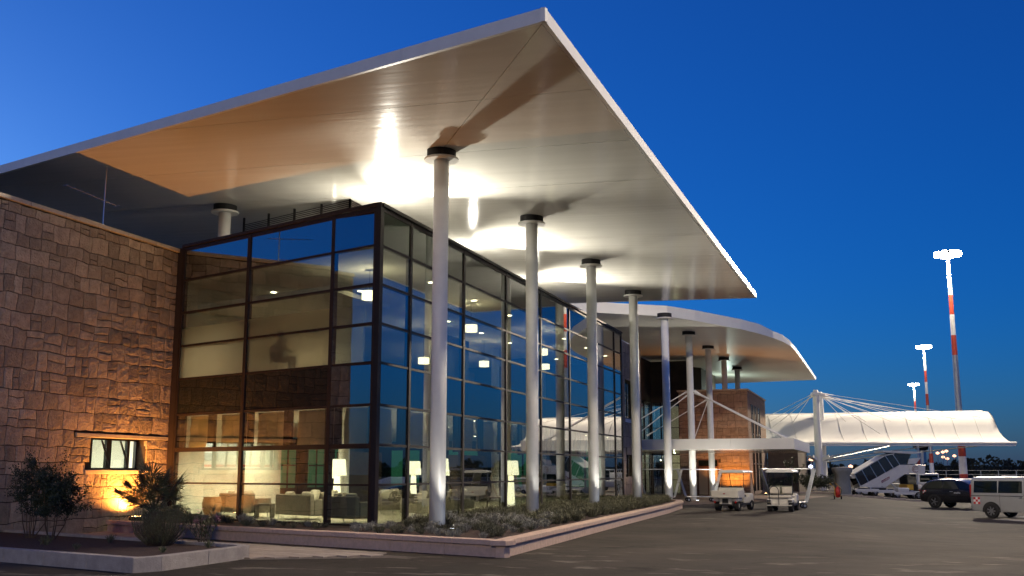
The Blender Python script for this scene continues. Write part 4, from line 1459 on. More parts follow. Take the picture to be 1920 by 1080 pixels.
for p, q in (((0.4, -0.2, 3.0), (7.5, 0.0, 4.4)), ((0.4, -0.2, 2.8), (12.5, 0.0, 4.4)), ((1.6, 2.5, 2.9), (9.5, 4.8, 4.4)), ((1.6, 2.5, 2.7), (17.5, 0.0, 4.4)), ((0.4, -0.2, 2.9), (-4.5, 0.0, 4.4)), ((0.4, -0.2, 2.6), (-5.0, 2.0, 3.9))):
    MB().tube(p, q, 0.05, n=6).build('strut', M_GALV, ten)
for i in range(10):
    x = -3.6 + i * 2.25
    f0 = (x + 5.2) / 24.4
    MB().path([(x, yy - 0.03, zz + 0.35 * f0 * math.sin(0.5 * PI * k / (len(prof) - 1)) + 0.015) for k, (yy, zz) in enumerate(prof)], 0.022, n=5).build('seam_welt', M_MEMB, ten)

# ================================================================== LIGHT MASTS
def make_mast(x, y, label, seen=True, energy=40000, h=25.0):
    z0 = gz(x, y)
    t = empty('light_mast', (x, y, z0), 0, label, 'light mast', 'tall floodlight masts along the apron')
    def rad(z): return 0.42 - 0.26 * z / h
    segs = [(0.0, 1.9, M_RED), (1.9, 3.7, M_MASTW), (3.7, 5.4, M_RED), (5.4, 14.2, M_GALV), (14.2, 16.3, M_RED), (16.3, 18.5, M_MASTW), (18.5, 20.6, M_RED), (20.6, h, M_MASTW)]
    for a, b, m in segs:
        MB().lathe([(rad(a), a), (rad(b), b)], n=14, cap=False).build('band', m, t, smooth=True)
    MB().lathe([(0.9, h), (0.95, h + 0.1), (0.9, h + 0.2)], n=20).build('head_ring', M_GALV, t)
    for k in range(10):
        a = 2 * PI * k / 10
        c = Vector((1.05 * math.cos(a), 1.05 * math.sin(a), h + 0.05))
        mb = MB().box(-0.28, 0.28, -0.18, 0.18, -0.18, 0.22)
        f_ = mb.build('floodlight', M_DARK, t, bevel=0.03)
        f_.location = c; f_.rotation_euler = (0, 0, a + PI / 2)
        l_ = MB().box(-0.26, 0.26, -0.32, -0.20, -0.24, 0.16).build('lens', M_FLOOD, f_, bevel=0.02)
        l_.rotation_euler = (0.0, 0, PI if False else 0)
    light('POINT', (x, y, z0 + h - 0.9), energy, (1.0, 0.84, 0.62), 0.8, name='mast_light')
for y, x, lab, e in ((92.8, 19.35, 'nearest tall floodlight mast with red and white bands', 105000),
                  (183.0, 20.25, 'second floodlight mast, half as tall in view', 36000),
                  (274.2, 21.1, 'farthest of the three floodlight masts behind the membrane', 36000)):
    make_mast(x, y, lab, energy=e)
make_mast(18.5, 2.6, 'floodlight mast just beyond the right edge of the view', energy=30000)
make_mast(17.6, -87.5, 'floodlight mast behind the viewer', energy=64000)

# far lamps beyond the apron
def far_lamp(x, y, z, label, m=None, arms=1, s=1.0):
    t = empty('distant_lamp', (x, y, 0), 0, label, 'lamp', 'distant lamps beyond the airfield')
    MB().tube((0, 0, 0), (0, 0, z), 0.16 * s, n=6).build('pole', M_GALV, t)
    MB().lathe([(0.0, z - 0.6 * s), (0.8 * s, z - 0.2 * s), (0.8 * s, z + 0.35 * s), (0.0, z + 0.8 * s)], n=10, cap=False).build('lamp_head', m or M_FARL, t)
M_FARW = emis_mat('far white lamp', (0.75, 0.8, 1.0), 2.5)
for i, (x, y, z) in enumerate([(37.4, 511, 10.2), (39.8, 512, 10.7), (41.5, 513, 11.2), (39.9, 512, 8.4), (41.8, 513, 7.7), (45.1, 514, 9.0)]):
    far_lamp(x, y + i, z, '%s of the cluster of distant orange lamps right of the stair truck' % ORD[i])
for (x, y, z, lab, m) in ((-11.5, 283, 5.7, 'distant orange lamp left of the membrane mast, upper', M_FARL), (-6.9, 285, 5.0, 'distant red-topped lamp pole left of the membrane mast', M_FARL), (-7.05, 284.6, 3.1, 'distant blue-white lamp low left of the membrane mast', M_FARW), (3.57, 288, 3.1, 'distant bright lamp just above the dark trees', M_FARL), (-10.3, 283.5, 3.0, 'distant low orange lamp beside the annex', M_FARL)):
    far_lamp(x, y, z, lab, m, s=0.75)
# control tower
tw = empty('control_tower', (27.4, 423.4, 0), 0, 'distant dark control tower behind the stair truck', 'tower')
MB().lathe([(1.6, 0), (1.5, 10.0)], n=10).build('shaft', M_GALV, tw)
MB().lathe([(1.8, 10.0), (3.2, 11.2), (3.5, 13.0), (2.6, 13.2)], n=10).build('cab', M_DARK, tw)
for dx in (-1.5, 0.4, 2.0):
    MB().lathe([(0.0, 13.2), (0.35, 13.5), (0.0, 13.9)], (dx, 0, 0), 8, cap=False).build('beacon', emis_mat('red beacon %.1f' % dx, (1.0, 0.35, 0.25), 10), tw)

# ================================================================== far wood on the skyline
def far_wood():
    rnd = random.Random(5)
    mb = MB()
    for i in range(150):
        t = i / 150
        x = -90 + 330 * t + rnd.uniform(-1.5, 1.5)
        y = 345 + 12 * math.sin(i * 0.7) + rnd.uniform(-8, 8)
        h = 5.0 + 2.2 * noise.noise(Vector((i * 0.13, 1.7, 0))) + rnd.uniform(-0.7, 1.3)
        for k in range(70):
            a = rnd.uniform(0, 2 * PI)
            e = rnd.random() ** 0.5
            zz = h * rnd.uniform(0.0, 1.0)
            rr = 3.0 * math.sqrt(max(0.05, 1 - (zz / h) ** 2)) * e
            c = Vector((x + rr * math.cos(a), y + rr * math.sin(a), zz))
            s_ = rnd.uniform(0.35, 0.9)
            d1 = Vector((rnd.uniform(-1, 1), rnd.uniform(-1, 1), rnd.uniform(-1, 1))) * s_
            d2 = Vector((rnd.uniform(-1, 1), rnd.uniform(-1, 1), rnd.uniform(-1, 1))) * s_
            mb.quad(c - d1, c - d2, c + d1, c + d2)
    o = mb.build('far_wood', M_FARTREE)
    tag(o, 'dark far-off wood on the skyline beyond the airfield', 'wood', kind='stuff')
    hb = MB()
    pts = [(-400 + 20 * i, 380, 3.4 + 1.6 * noise.noise(Vector((i * 0.3, 0, 5)))) for i in range(60)]
    hb.grid([[(x, y, -1) for x, y, z in pts], [(x, y + 1, z) for x, y, z in pts], [(x, y + 40, -1) for x, y, z in pts]])
    tag(hb.build('hill_terrain', M_FARTREE), 'low dark rise beyond the airfield', kind='structure')
far_wood()
# perimeter fence
fen = empty('perimeter_fence', (14, 190, -0.36), 0, 'thin wire fence in front of the far trees', 'fence')
for i in range(22):
    MB().tube((i * 3.0, 0, 0), (i * 3.0, 0, 2.4), 0.06, n=5).build('post', M_GALV, fen)
for z in (0.2, 0.9, 1.6, 2.35):
    MB().tube((0, 0, z), (63, 0, z), 0.03, n=4).build('rail_wire', M_GALV, fen)
# kerb island far right
isl = empty('kerb_island', (8.4, 56.5, 0), 0, 'low pale kerb island in front of the stair truck', 'kerb')
for i in range(9):
    x0 = i * 1.5
    z = gz(8.4 + x0 + 0.7, 57)
    MB().box(x0 + 0.005, x0 + 1.495, 0, 0.3, z - 0.05, z + 0.14).build('kerb_stone', M_CONC, isl, bevel=0.02)
for i, (x0, y0, x1, y1) in enumerate(((1.5, 63.5, 8.4, 64.0), (2.4, 60.5, 3.6, 63.4))):
    k_ = MB().beam((x0, y0, 0.07), (x1, y1, 0.07), 0.25, 0.18).build('kerb_edge', M_CONC, bevel=0.02)
    tag(k_, 'pale kerb edging the bed by the membrane mast' if i == 0 else 'short kerb beside the far stone block', 'kerb')
# ================================================================== VEHICLES
def wheel(parent, x, y, r, w, rim, side, name='wheel', spokes=5, hub=None):
    wt = MB().lathe([(r * 0.62, -w / 2), (r * 0.93, -w / 2), (r, -w / 2 + 0.03), (r, w / 2 - 0.03), (r * 0.93, w / 2), (r * 0.62, w / 2)], (0, 0, 0), 24, axis='y', cap=False).build(name, M_TYRE, parent, smooth=False)
    wt.location = (x, y, r)
    MB().lathe([(r * 0.63, -w * 0.36), (r * 0.63, w * 0.36)], (0, 0, 0), 20, axis='y', cap=False).build('rim_barrel', rim, wt)
    yo = side * w * 0.34
    MB().lathe([(r * 0.16, -0.02), (r * 0.16, 0.02)], (0, yo, 0), 12, axis='y').build('hub', rim, wt)
    MB().lathe([(r * 0.62, -0.012), (r * 0.62, 0.0)], (0, yo * 0.55, 0), 20, axis='y').build('disc', hub or M_DARK, wt)
    for k in range(spokes):
        a = 2 * PI * k / spokes
        MB().beam((0.10 * r * math.cos(a), yo, 0.10 * r * math.sin(a)), (0.62 * r * math.cos(a), yo, 0.62 * r * math.sin(a)), r * 0.16, 0.03, up=(0, 1, 0)).build('spoke', rim, wt)
    return wt

def body_shell(parent, prof_list, m, name='body', sub=2):
    """prof_list: list of (x, [(y, z) ...]) cross-sections, equal length"""
    mb = MB()
    rows = [[(x, y, z) for y, z in pr] for x, pr in prof_list]
    mb.grid(rows)
    n = len(rows[0])
    b0 = 0
    mb.f.append(tuple(range(n)))
    mb.f.append(tuple((len(rows) - 1) * n + i for i in reversed(range(n))))
    o = mb.build(name, m, parent, smooth=True, sub=sub)
    fixn(o)
    return o

def checker(parent, x, y, z, s, n, side):
    """n x n red and white checks on a flank; x along the body, side = outward y sign"""
    r_ = MB(); w_ = MB()
    for i in range(n):
        for j in range(n):
            t = r_ if (i + j) % 2 == 0 else w_
            x0 = x + (i - n / 2) * s; z0 = z + (j - n / 2) * s
            t.box(x0, x0 + s, min(y, y + side * 0.004), max(y, y + side * 0.004), z0, z0 + s)
    a = r_.build('red_checks', mat('check red', (0.50, 0.03, 0.03), 0.5), parent)
    b = w_.build('white_checks', M_TEXTW, parent)
    tag(a, kind='stuff'); tag(b, kind='stuff')

def add_text(s, parent, loc, rot, size, m, ext=0.002, name='lettering'):
    c = bpy.data.curves.new(name, 'FONT')
    c.body = s
    c.size = size
    c.extrude = ext
    c.align_x = 'CENTER'
    c.align_y = 'CENTER'
    tmp = bpy.data.objects.new(name, c)
    COL.objects.link(tmp)
    dg = bpy.context.evaluated_depsgraph_get()
    me = bpy.data.meshes.new_from_object(tmp.evaluated_get(dg))
    bpy.data.objects.remove(tmp)
    o = bpy.data.objects.new(name, me)
    COL.objects.link(o)
    me.materials.clear()
    me.materials.append(m)
    o.parent = parent
    o.location = loc
    o.rotation_euler = rot
    return o

def side_plate(parent, pts, y, side, m, name, th=0.006):
    """flat piece lying on a flank; pts in (x, z)"""
    return fixn(MB().extr([(x, y, z) for x, z in pts], (0, side * th, 0)).build(name, m, parent))

HEAD = math.atan2(-0.52, 0.856)
# --- van (heading local +x, visible flank is its right side, local -y)
van = empty('van', (0, 0, 0), HEAD, 'silver grey passenger van with red and white checks, cut by the right edge', 'van')
L_, WV, HV = 4.89, 1.90, 1.94
def van_sec(x, zt, zb=0.30, w=1.0, wt=0.82):
    hw = WV / 2 * w
    return (x, [(-hw * 0.96, zb), (-hw, zb + 0.12), (-hw, 1.05), (-hw * 0.985, 1.12), (-hw * (wt + 0.10), zt - 0.16), (-hw * wt, zt - 0.03), (0, zt), (hw * wt, zt - 0.03), (hw * (wt + 0.10), zt - 0.16), (hw * 0.985, 1.12), (hw, 1.05), (hw, zb + 0.12), (hw * 0.96, zb)])
secs = [van_sec(-1.0, 1.86, 0.42, 0.95), van_sec(-0.97, 1.90, 0.36, 0.985), van_sec(-0.85, 1.94, 0.30), van_sec(-0.2, 1.95), van_sec(1.2, 1.95), van_sec(2.2, 1.93), van_sec(2.6, 1.86), van_sec(3.2, 1.42, wt=0.78), van_sec(3.55, 1.17, w=0.99, wt=0.80), van_sec(3.8, 1.02, w=0.95, wt=0.85), van_sec(3.9, 0.80, 0.36, 0.88, 0.9)]
body_shell(van, secs, M_SILVER, sub=2)
hw = WV / 2
def glass_strip(parent, x0, x1, z0, z1, side, y0, y1, m, name='side_window', th=0.01, slant=0.0):
    """inclined window lying just proud of the flank; y0 at z0, y1 at z1"""
    a = [(x0, side * y0, z0), (x1, side * y0, z0), (x1 - slant, side * y1, z1), (x0 + 0.03, side * y1, z1)]
    return fixn(MB().extr(a, (0, side * th, 0)).build(name, m, parent, bevel=0.01, seg=2))
for sd in (-1, 1):
    for (x0, x1) in ((-0.82, 0.32), (0.36, 1.48), (1.62, 2.55)):
        glass_strip(van, x0, x1, 1.17, 1.72, sd, hw * 0.985, hw * 0.905, M_CARGL, slant=0.35 if x0 > 1.5 else 0.0)
    side_plate(van, [(-0.95, 1.02), (1.5, 1.02), (1.5, 1.045), (-0.95, 1.045)], sd * hw * 1.0, sd, M_DARK, 'slide_rail')
    for x in (1.42, 1.68):
        side_plate(van, [(x - 0.08, 0.99), (x + 0.08, 0.99), (x + 0.08, 0.95), (x - 0.08, 0.95)], sd * hw * 1.0, sd, M_STEEL, 'door_handle', 0.03)
    for x in (0.42, 1.55, 2.62):
        side_plate(van, [(x - 0.006, 0.42), (x + 0.006, 0.42), (x + 0.006, 1.1), (x - 0.006, 1.1)], sd * hw * 1.0, sd, M_DARK, 'door_gap', 0.004)
    for x in (0.0, 3.0):
        w_ = wheel(van, x, sd * (hw - 0.055), 0.335, 0.22, M_RIM, sd, spokes=7)
        a = [(x + 0.43 * math.cos(t), 0.335 + 0.43 * math.sin(t)) for t in [PI * k / 14 for k in range(15)]]
        side_plate(van, [(x + 0.43, 0.28)] + a + [(x - 0.43, 0.28)], sd * (hw * 0.985), sd, M_BLACK, 'wheel_arch', 0.018)
checker(van, -0.68, -hw * 1.0 - 0.004, 0.80, 0.105, 3, -1)
MB().box(-1.02, -0.99, -0.9, 0.9, 0.45, 0.62).build('rear_bumper', M_SILVER, van, bevel=0.02)
for sd in (-1, 1):
    MB().box(-1.01, -0.94, sd * 0.86 - 0.07, sd * 0.86 + 0.07, 0.95, 1.55).build('tail_lamp', M_TAIL, van, bevel=0.02)
glass_strip(van, 2.75, 3.25, 1.2, 1.75, 1, 0.0, 0.0, M_CARGL, 'windscreen') if False else None
fixn(MB().extr([(2.68, -0.72, 1.83), (2.68, 0.72, 1.83), (3.28, 0.82, 1.40), (3.28, -0.82, 1.40)], (0.03, 0, 0.045)).build('windscreen', M_CARGL, van))
MB().tube((0.4, -0.55, 1.97), (1.1, -0.55, 1.97), 0.02, n=6).build('roof_rail', M_SILVER, van)
MB().tube((0.9, 0.2, 1.96), (0.75, 0.2, 2.25), 0.012, n=5).build('roof_aerial', M_DARK, van)
van.location = (16.55, 29.4, gz(16.5, 29.3))

# --- SUV
suv = empty('suv', (0, 0, 0), HEAD, 'black sport utility car with small checks, parked behind the silver van', 'car')
WS = 1.94
def suv_sec(x, zt, zw, w=1.0, zb=0.34, wt=0.70):
    h = WS / 2 * w
    return (x, [(-h * 0.93, zb), (-h * 0.985, zb + 0.15), (-h, 0.80), (-h * 0.97, zw), (-h * (wt + 0.07), zt - 0.10), (-h * wt, zt - 0.02), (0, zt), (h * wt, zt - 0.02), (h * (wt + 0.07), zt - 0.10), (h * 0.97, zw), (h, 0.80), (h * 0.985, zb + 0.15), (h * 0.93, zb)])
secs = [suv_sec(-1.02, 1.06, 0.98, 0.86, 0.50, 0.85), suv_sec(-0.96, 1.20, 1.05, 0.93, 0.42, 0.82), suv_sec(-0.72, 1.52, 1.12, 0.985, 0.36, 0.72), suv_sec(-0.35, 1.68, 1.13), suv_sec(0.4, 1.73, 1.12), suv_sec(1.2, 1.73, 1.10), suv_sec(1.7, 1.66, 1.08), suv_sec(2.45, 1.20, 1.06, wt=0.76), suv_sec(3.3, 1.06, 0.97, 0.98, 0.36, 0.80), suv_sec(3.8, 0.92, 0.84, 0.92, 0.36, 0.82), suv_sec(3.98, 0.70, 0.66, 0.84, 0.42, 0.85)]
body_shell(suv, secs, M_BLACKP, sub=2)
hs = WS / 2
for sd in (-1, 1):
    for pts, nm in (([(-0.62, 1.16), (0.48, 1.14), (0.48, 1.60), (0.0, 1.60), (-0.35, 1.52)], 'rear_side_window'), ([(0.56, 1.14), (1.55, 1.12), (1.45, 1.57), (0.56, 1.60)], 'middle_side_window'), ([(1.62, 1.12), (2.25, 1.11), (1.70, 1.52), (1.55, 1.57)], 'front_side_window')):
        v = [(x, sd * (hs * (0.975 - (z - 1.1) * 0.36) + 0.004), z) for x, z in pts]
        fixn(MB().extr(v, (0, sd * 0.012, 0.004)).build(nm, M_CARGL, suv))
    for x in (0.0, 3.0):
        wheel(suv, x, sd * (hs - 0.075), 0.38, 0.26, M_RIM, sd, spokes=5)
        a = [(x + 0.45 * math.cos(t), 0.38 + 0.45 * math.sin(t)) for t in [PI * k / 14 for k in range(15)]]
        side_plate(suv, [(x + 0.45, 0.36)] + a + [(x - 0.45, 0.36)], sd * (hs * 0.975), sd, M_BLACK, 'wheel_arch', 0.02)
    MB().tube((-0.2, sd * 0.66, 1.76), (1.5, sd * 0.66, 1.74), 0.02, n=6).build('roof_rail', M_STEEL, suv)
    MB().box(-1.0, -0.86, sd * 0.78 - 0.08, sd * 0.78 + 0.08, 0.92, 1.08).build('tail_lamp', M_TAIL, suv, bevel=0.03)
    side_plate(suv, [(1.0, 0.97), (1.18, 0.97), (1.18, 1.0), (1.0, 1.0)], sd * hs * 0.985, sd, M_STEEL, 'door_handle', 0.03)
checker(suv, -0.62, -hs * 0.965, 0.93, 0.075, 3, -1)
add_text('eccelsa', suv, (1.45, -hs * 1.0 - 0.006, 0.92), (PI / 2, 0, 0), 0.14, M_TEXTW)
suv.location = (14.31 + 0.4, 43.6, gz(14.6, 44))

# --- golf carts
def cart_wheels(c, hw, yr, yf, r):
    for sx in (-1, 1):
        for yy in (yr, yf):
            wt = MB().lathe([(r * 0.5, -0.10), (r * 0.95, -0.10), (r, -0.07), (r, 0.07), (r * 0.95, 0.10), (r * 0.5, 0.10)], (0, 0, 0), 20, axis='x', cap=False).build('wheel', M_TYRE, c)
            wt.location = (sx * hw, yy, r)
            MB().lathe([(r * 0.55, -0.06), (r * 0.55, 0.06), (r * 0.2, 0.075)], (0, 0, 0), 16, axis='x').build('rim', M_CARTW, wt)
def cart_common(c, roof_z, y0, y1, tilt=0.0):
    rf = MB().extr([(-0.62, y0, roof_z - 0.05), (-0.62, y0, roof_z + 0.02), (-0.5, y0, roof_z + 0.08), (0, y0, roof_z + 0.10), (0.5, y0, roof_z + 0.08), (0.62, y0, roof_z + 0.02), (0.62, y0, roof_z - 0.05)], (0, y1 - y0, 0)).build('roof', M_WHITE, c, bevel=0.02, seg=2)
    fixn(rf)
    for sx in (-1, 1):
        MB().tube((sx * 0.55, y1 - 0.12, roof_z), (sx * 0.56, y1 + 0.35, 0.72), 0.018, n=6).build('front_strut', M_DARK, c)
        MB().tube((sx * 0.53, y0 + 0.25, roof_z), (sx * 0.53, y0 + 0.18, 0.75), 0.018, n=6).build('rear_strut', M_DARK, c)
    MB().box(-0.56, 0.56, 1.30, 1.95, 0.32, 0.78).build('front_cowl', M_CARTW, c, bevel=0.10, seg=3)
    MB().box(-0.58, 0.58, 0.0, 1.4, 0.26, 0.33).build('floor', M_DARK, c, bevel=0.01)
    MB().lathe([(0.17, -0.012), (0.185, 0.0), (0.17, 0.012)], (0, 0, 0), 20).build('steering_wheel', M_BLACK, c).location = (-0.28, 1.05, 0.98)
    c.children[-1].rotation_euler = (-0.6, 0, 0)
    MB().tube((-0.28, 1.05, 0.98), (-0.28, 1.4, 0.6), 0.018, n=6).build('steering_column', M_BLACK, c)
# cart with cargo box
c1 = empty('golf_cart', (4.45, 24.4, 0), math.radians(-12), 'white golf cart with cargo tray at the rear, left of the two', 'golf cart', 'golf carts parked before the entrance')
cart_common(c1, 1.78, 0.35, 1.75)
MB().box(-0.60, 0.60, -0.62, 0.30, 0.62, 0.66).build('tray_floor', M_CARTW, c1)
for a in ((-0.62, 0.62, -0.66, -0.62, 0.60, 0.92), (-0.66, -0.622, -0.62, 0.30, 0.60, 0.92), (0.622, 0.66, -0.62, 0.30, 0.60, 0.92), (-0.62, 0.62, 0.302, 0.34, 0.60, 1.05)):
    MB().box(*a).build('tray_side', M_CARTW, c1, bevel=0.012)
MB().box(-0.30, 0.30, -0.50, 0.20, 0.30, 0.61).build('rear_body', M_CARTW, c1, bevel=0.03)
MB().box(-0.14, 0.14, -0.53, -0.505, 0.36, 0.56).build('vent', M_BLACK, c1)
for sx in (-1, 1):
    MB().box(sx * 0.46 - 0.13, sx * 0.46 + 0.13, -0.52, 0.25, 0.42, 0.595).build('fender', M_CARTW, c1, bevel=0.05)
    MB().lathe([(0.05, -0.02), (0.05, 0.02)], (sx * 0.50, -0.54, 0.40), 12, axis='y').build('tail_lamp', M_TAIL, c1)
MB().box(-0.5, 0.5, -0.56, -0.50, 0.24, 0.31).build('bumper', M_BLACK, c1, bevel=0.02)
MB().box(-0.05, 0.05, -0.665, -0.661, 0.76, 0.80).build('red_badge', M_TAIL, c1)
MB().box(-0.52, 0.52, 0.42, 0.92, 0.62, 0.72).build('seat', M_BLACK, c1, bevel=0.03)
MB().box(-0.52, 0.52, 0.36, 0.46, 0.72, 1.12).build('seat_back', M_BLACK, c1, bevel=0.03)
for k in range(2):
    MB().box(0.56, 0.60, 0.40 + k * 0.42, 0.76 + k * 0.42, 0.34, 0.62).build('side_panel', M_CARTW, c1, bevel=0.03)
cart_wheels(c1, 0.47, -0.18, 1.62, 0.24)
# cart with rear seat
c2 = empty('golf_cart', (6.85, 24.0, 0), math.radians(-3), 'white golf cart with rear-facing seat and clear screen, right of the two', 'golf cart', 'golf carts parked before the entrance')
cart_common(c2, 1.80, -0.15, 1.75)
MB().box(-0.40, 0.40, -0.42, 0.90, 0.30, 0.60).build('rear_body', M_CARTW, c2, bevel=0.04)
MB().box(-0.52, 0.52, -0.50, 0.00, 0.62, 0.72).build('seat', M_CUSH, c2, bevel=0.04)
for sx in (-1, 1):
    MB().box(sx * 0.28 - 0.23, sx * 0.28 + 0.23, 0.02, 0.12, 0.80, 1.10).build('seat_back', M_CUSH, c2, bevel=0.05)
    MB().box(sx * 0.47 - 0.11, sx * 0.47 + 0.11, -0.50, 0.15, 0.40, 0.58).build('fender', M_CARTW, c2, bevel=0.05)
    MB().box(sx * 0.47 - 0.08, sx * 0.47 + 0.08, -0.525, -0.503, 0.46, 0.52).build('tail_lamp', M_BLACK, c2)
MB().box(-0.55, 0.55, -0.62, -0.50, 0.27, 0.31).build('foot_rest', M_CARTW, c2, bevel=0.01)
pts = [(-0.22 + 0.20 * math.cos(t) - 0.0, -0.52, 0.92 + 0.22 * math.sin(t)) for t in [PI * k / 10 for k in range(11)]]
MB().path([(-0.02, -0.55, 0.30)] + pts + [(-0.42, -0.55, 0.30)], 0.018, n=6).build('grab_hoop', M_BLACK, c2)
MB().box(-0.54, 0.54, 0.16, 0.17, 0.75, 1.78).build('clear_screen', M_CLEAR, c2)
MB().box(-0.52, 0.52, 0.42, 0.92, 0.62, 0.72).build('seat', M_CUSH, c2, bevel=0.04)
MB().box(-0.52, 0.52, 0.26, 0.36, 0.74, 1.15).build('seat_back', M_CUSH, c2, bevel=0.04)
cart_wheels(c2, 0.47, -0.20, 1.62, 0.24)

# --- luggage trolleys
def make_trolley(x, y, rz, label, panel=False):
    t = empty('luggage_trolley', (x, y, 0.006), rz, label, 'trolley', 'tubular luggage trolleys')
    MB().box(-0.85, 0.85, -0.38, 0.38, 0.28, 0.33).build('platform', M_STEEL, t, bevel=0.015)
    MB().box(-0.80, 0.80, -0.33, 0.33, 0.331, 0.336).build('deck_mat', M_BLACK, t)
    for sx in (-1, 1):
        p0 = (sx * 0.86, 0.34); p1 = (sx * 1.32, 1.92)
        if panel:
            MB().extr([(p0[0], -0.34, p0[1]), (p0[0], 0.34, p0[1]), (p1[0], 0.34, p1[1]), (p1[0], -0.34, p1[1])], (sx * 0.02, 0, 0)).build('end_panel', M_GALV, t)
        for k in range(4):
            yy = -0.34 + k * 0.227
            MB().tube((p0[0], yy, p0[1]), (p1[0], yy, p1[1]), 0.018, n=6).build('end_bar', M_STEEL, t)
        for f_ in (0.0, 0.52, 1.0):
            xx = p0[0] + (p1[0] - p0[0]) * f_; zz = p0[1] + (p1[1] - p0[1]) * f_
            MB().tube((xx, -0.36, zz), (xx, 0.36, zz), 0.02, n=6).build('cross_bar', M_STEEL, t)
        for yy in (-0.30, 0.30):
            w_ = MB().lathe([(0.05, -0.03), (0.12, -0.03), (0.13, 0.0), (0.12, 0.03), (0.05, 0.03)], (0, 0, 0), 16, axis='y').build('wheel', M_TYRE, t)
            w_.location = (sx * 0.72, yy, 0.13)
            MB().lathe([(0.06, -0.035), (0.06, 0.035)], (0, 0, 0), 10, axis='y').build('hub', M_STEEL, w_)
            MB().beam((sx * 0.72, yy, 0.13), (sx * 0.72, yy, 0.28), 0.05, 0.02).build('fork', M_STEEL, t)
    MB().tube((-1.32, 0, 1.92), (1.32, 0, 1.92), 0.024, n=8).build('top_rail', M_STEEL, t)
    return t
make_trolley(0.9, 38.2, 0.33, 'tubular luggage trolley between the fifth and sixth columns')
make_trolley(-1.2, 36.6, 0.33, 'tubular luggage trolley between the fourth and fifth columns')
make_trolley(6.85, 28.3, 0.28, 'luggage trolley with panelled ends behind the right golf cart', panel=True)

# --- mobile passenger stairs (local x = to the right in view, y away)
st = empty('passenger_stairs', (9.45, 66.1, -0.2), math.atan2(1.76, 5.09), 'covered mobile passenger stairs truck with grey glazed tunnel and ring logo', 'stairs truck')
def P2(px, py):
    """side view pixel of the photograph to metres on the truck's own side plane"""
    return ((px - 1610) * 88 / 1972 / 0.99, (930 - py) * 88 / 1972)
def sp(pts, y0, y1, m, name, bevel=0.02):
    v = [(P2(*p)[0], y0, P2(*p)[1]) for p in pts]
    return fixn(MB().extr(v, (0, y1 - y0, 0)).build(name, m, st, bevel=bevel))
sp([(1607, 920), (1622, 926), (1644, 924), (1700, 888), (1733, 888), (1735, 873), (1690, 873), (1614, 912)], 0.0, 0.08, M_WHITEV, 'stringer')
sp([(1607, 920), (1622, 926), (1644, 924), (1700, 888), (1733, 888), (1735, 873), (1690, 873), (1614, 912)], 1.9, 1.98, M_WHITEV, 'stringer')
M_TUNNEL = glass_mat('tunnel glazing', r0=0.10, body=(0.035, 0.035, 0.034))
rails = [(1604, 890, 1614, 912), (1618, 882, 1629, 904), (1633, 874, 1645, 896), (1648, 865, 1661, 887), (1662, 856, 1676, 879), (1676, 853, 1688, 873)]
for (a, b) in zip(rails[:-1], rails[1:]):
    sp([(a[0] + 1, a[1]), (b[0], b[1]), (b[2], b[3]), (a[2] + 1, a[3])], 0.03, 0.05, M_TUNNEL, 'tunnel_pane', 0)
    sp([(a[0] + 1, a[1]), (b[0], b[1]), (b[2], b[3]), (a[2] + 1, a[3])], 1.92, 1.94, M_TUNNEL, 'tunnel_pane', 0)
for a in rails:
    sp([(a[0], a[1]), (a[0] + 1.2, a[1]), (a[2] + 1.2, a[3]), (a[2], a[3])], 0.0, 0.025, M_STEEL, 'tunnel_rib', 0)
sp([(1604, 889), (1663, 855), (1680, 852), (1680, 853.5), (1663, 856.5), (1604, 891)], 0.0, 1.98, M_WHITEV, 'tunnel_roof', 0)
sp([(1658, 847), (1716, 849), (1729, 850), (1729, 852), (1712, 853), (1658, 850)], -0.1, 2.1, M_WHITEV, 'platform_roof', 0)
sp([(1660, 850.2), (1711, 853.2), (1703, 868), (1690, 872.8), (1672, 858)], 0.02, 0.05, M_TUNNEL, 'platform_pane', 0)
sp([(1706, 862), (1728, 860), (1718, 871), (1703, 872)], -0.05, 0.04, M_WHITEV, 'canopy_flap', 0)
sp([(1704, 873.2), (1735, 873.2), (1733, 889), (1706, 889)], -0.06, -0.002, M_WHITEV, 'platform_side')
sp([(1598, 893), (1606, 890), (1612, 897), (1602, 898)], 0.2, 1.7, M_WHITEV, 'foot_flap', 0)
for k in range(14):
    t = k / 13
    px = 1618 + (1690 - 1618) * t; py = 916 + (878 - 916) * t
    a = P2(px, py)
    MB().box(a[0], a[0] + 0.26, 0.085, 1.895, a[1], a[1] + 0.03).build('tread', M_GALV, st)
sgn = sp([(1653, 902), (1668, 894), (1668.5, 898.5), (1653.5, 906.5)], -0.022, -0.002, M_TEXTM, 'name_board', 0)
ca = P2(1660.7, 900.2)
add_text('eccelsa', st, (ca[0], -0.03, ca[1]), (PI / 2, -math.atan2(8, 15), 0), 0.24, M_TEXTW)
ca = P2(1716, 881)
for (a0, a1, rr_) in ((0.45, 5.6, 0.26), (0.9, 5.0, 0.17)):
    pts = [(ca[0] + rr_ * math.cos(a0 + (a1 - a0) * k / 20), -0.075, ca[1] + rr_ * math.sin(a0 + (a1 - a0) * k / 20)) for k in range(21)]
    MB().path(pts, 0.02, n=5).build('ring_logo', M_TEXTM, st)
MB().beam((ca[0] - 0.17, -0.075, ca[1]), (ca[0] + 0.25, -0.075, ca[1] + 0.02), 0.02, 0.04).build('logo_bar', M_TEXTM, st)
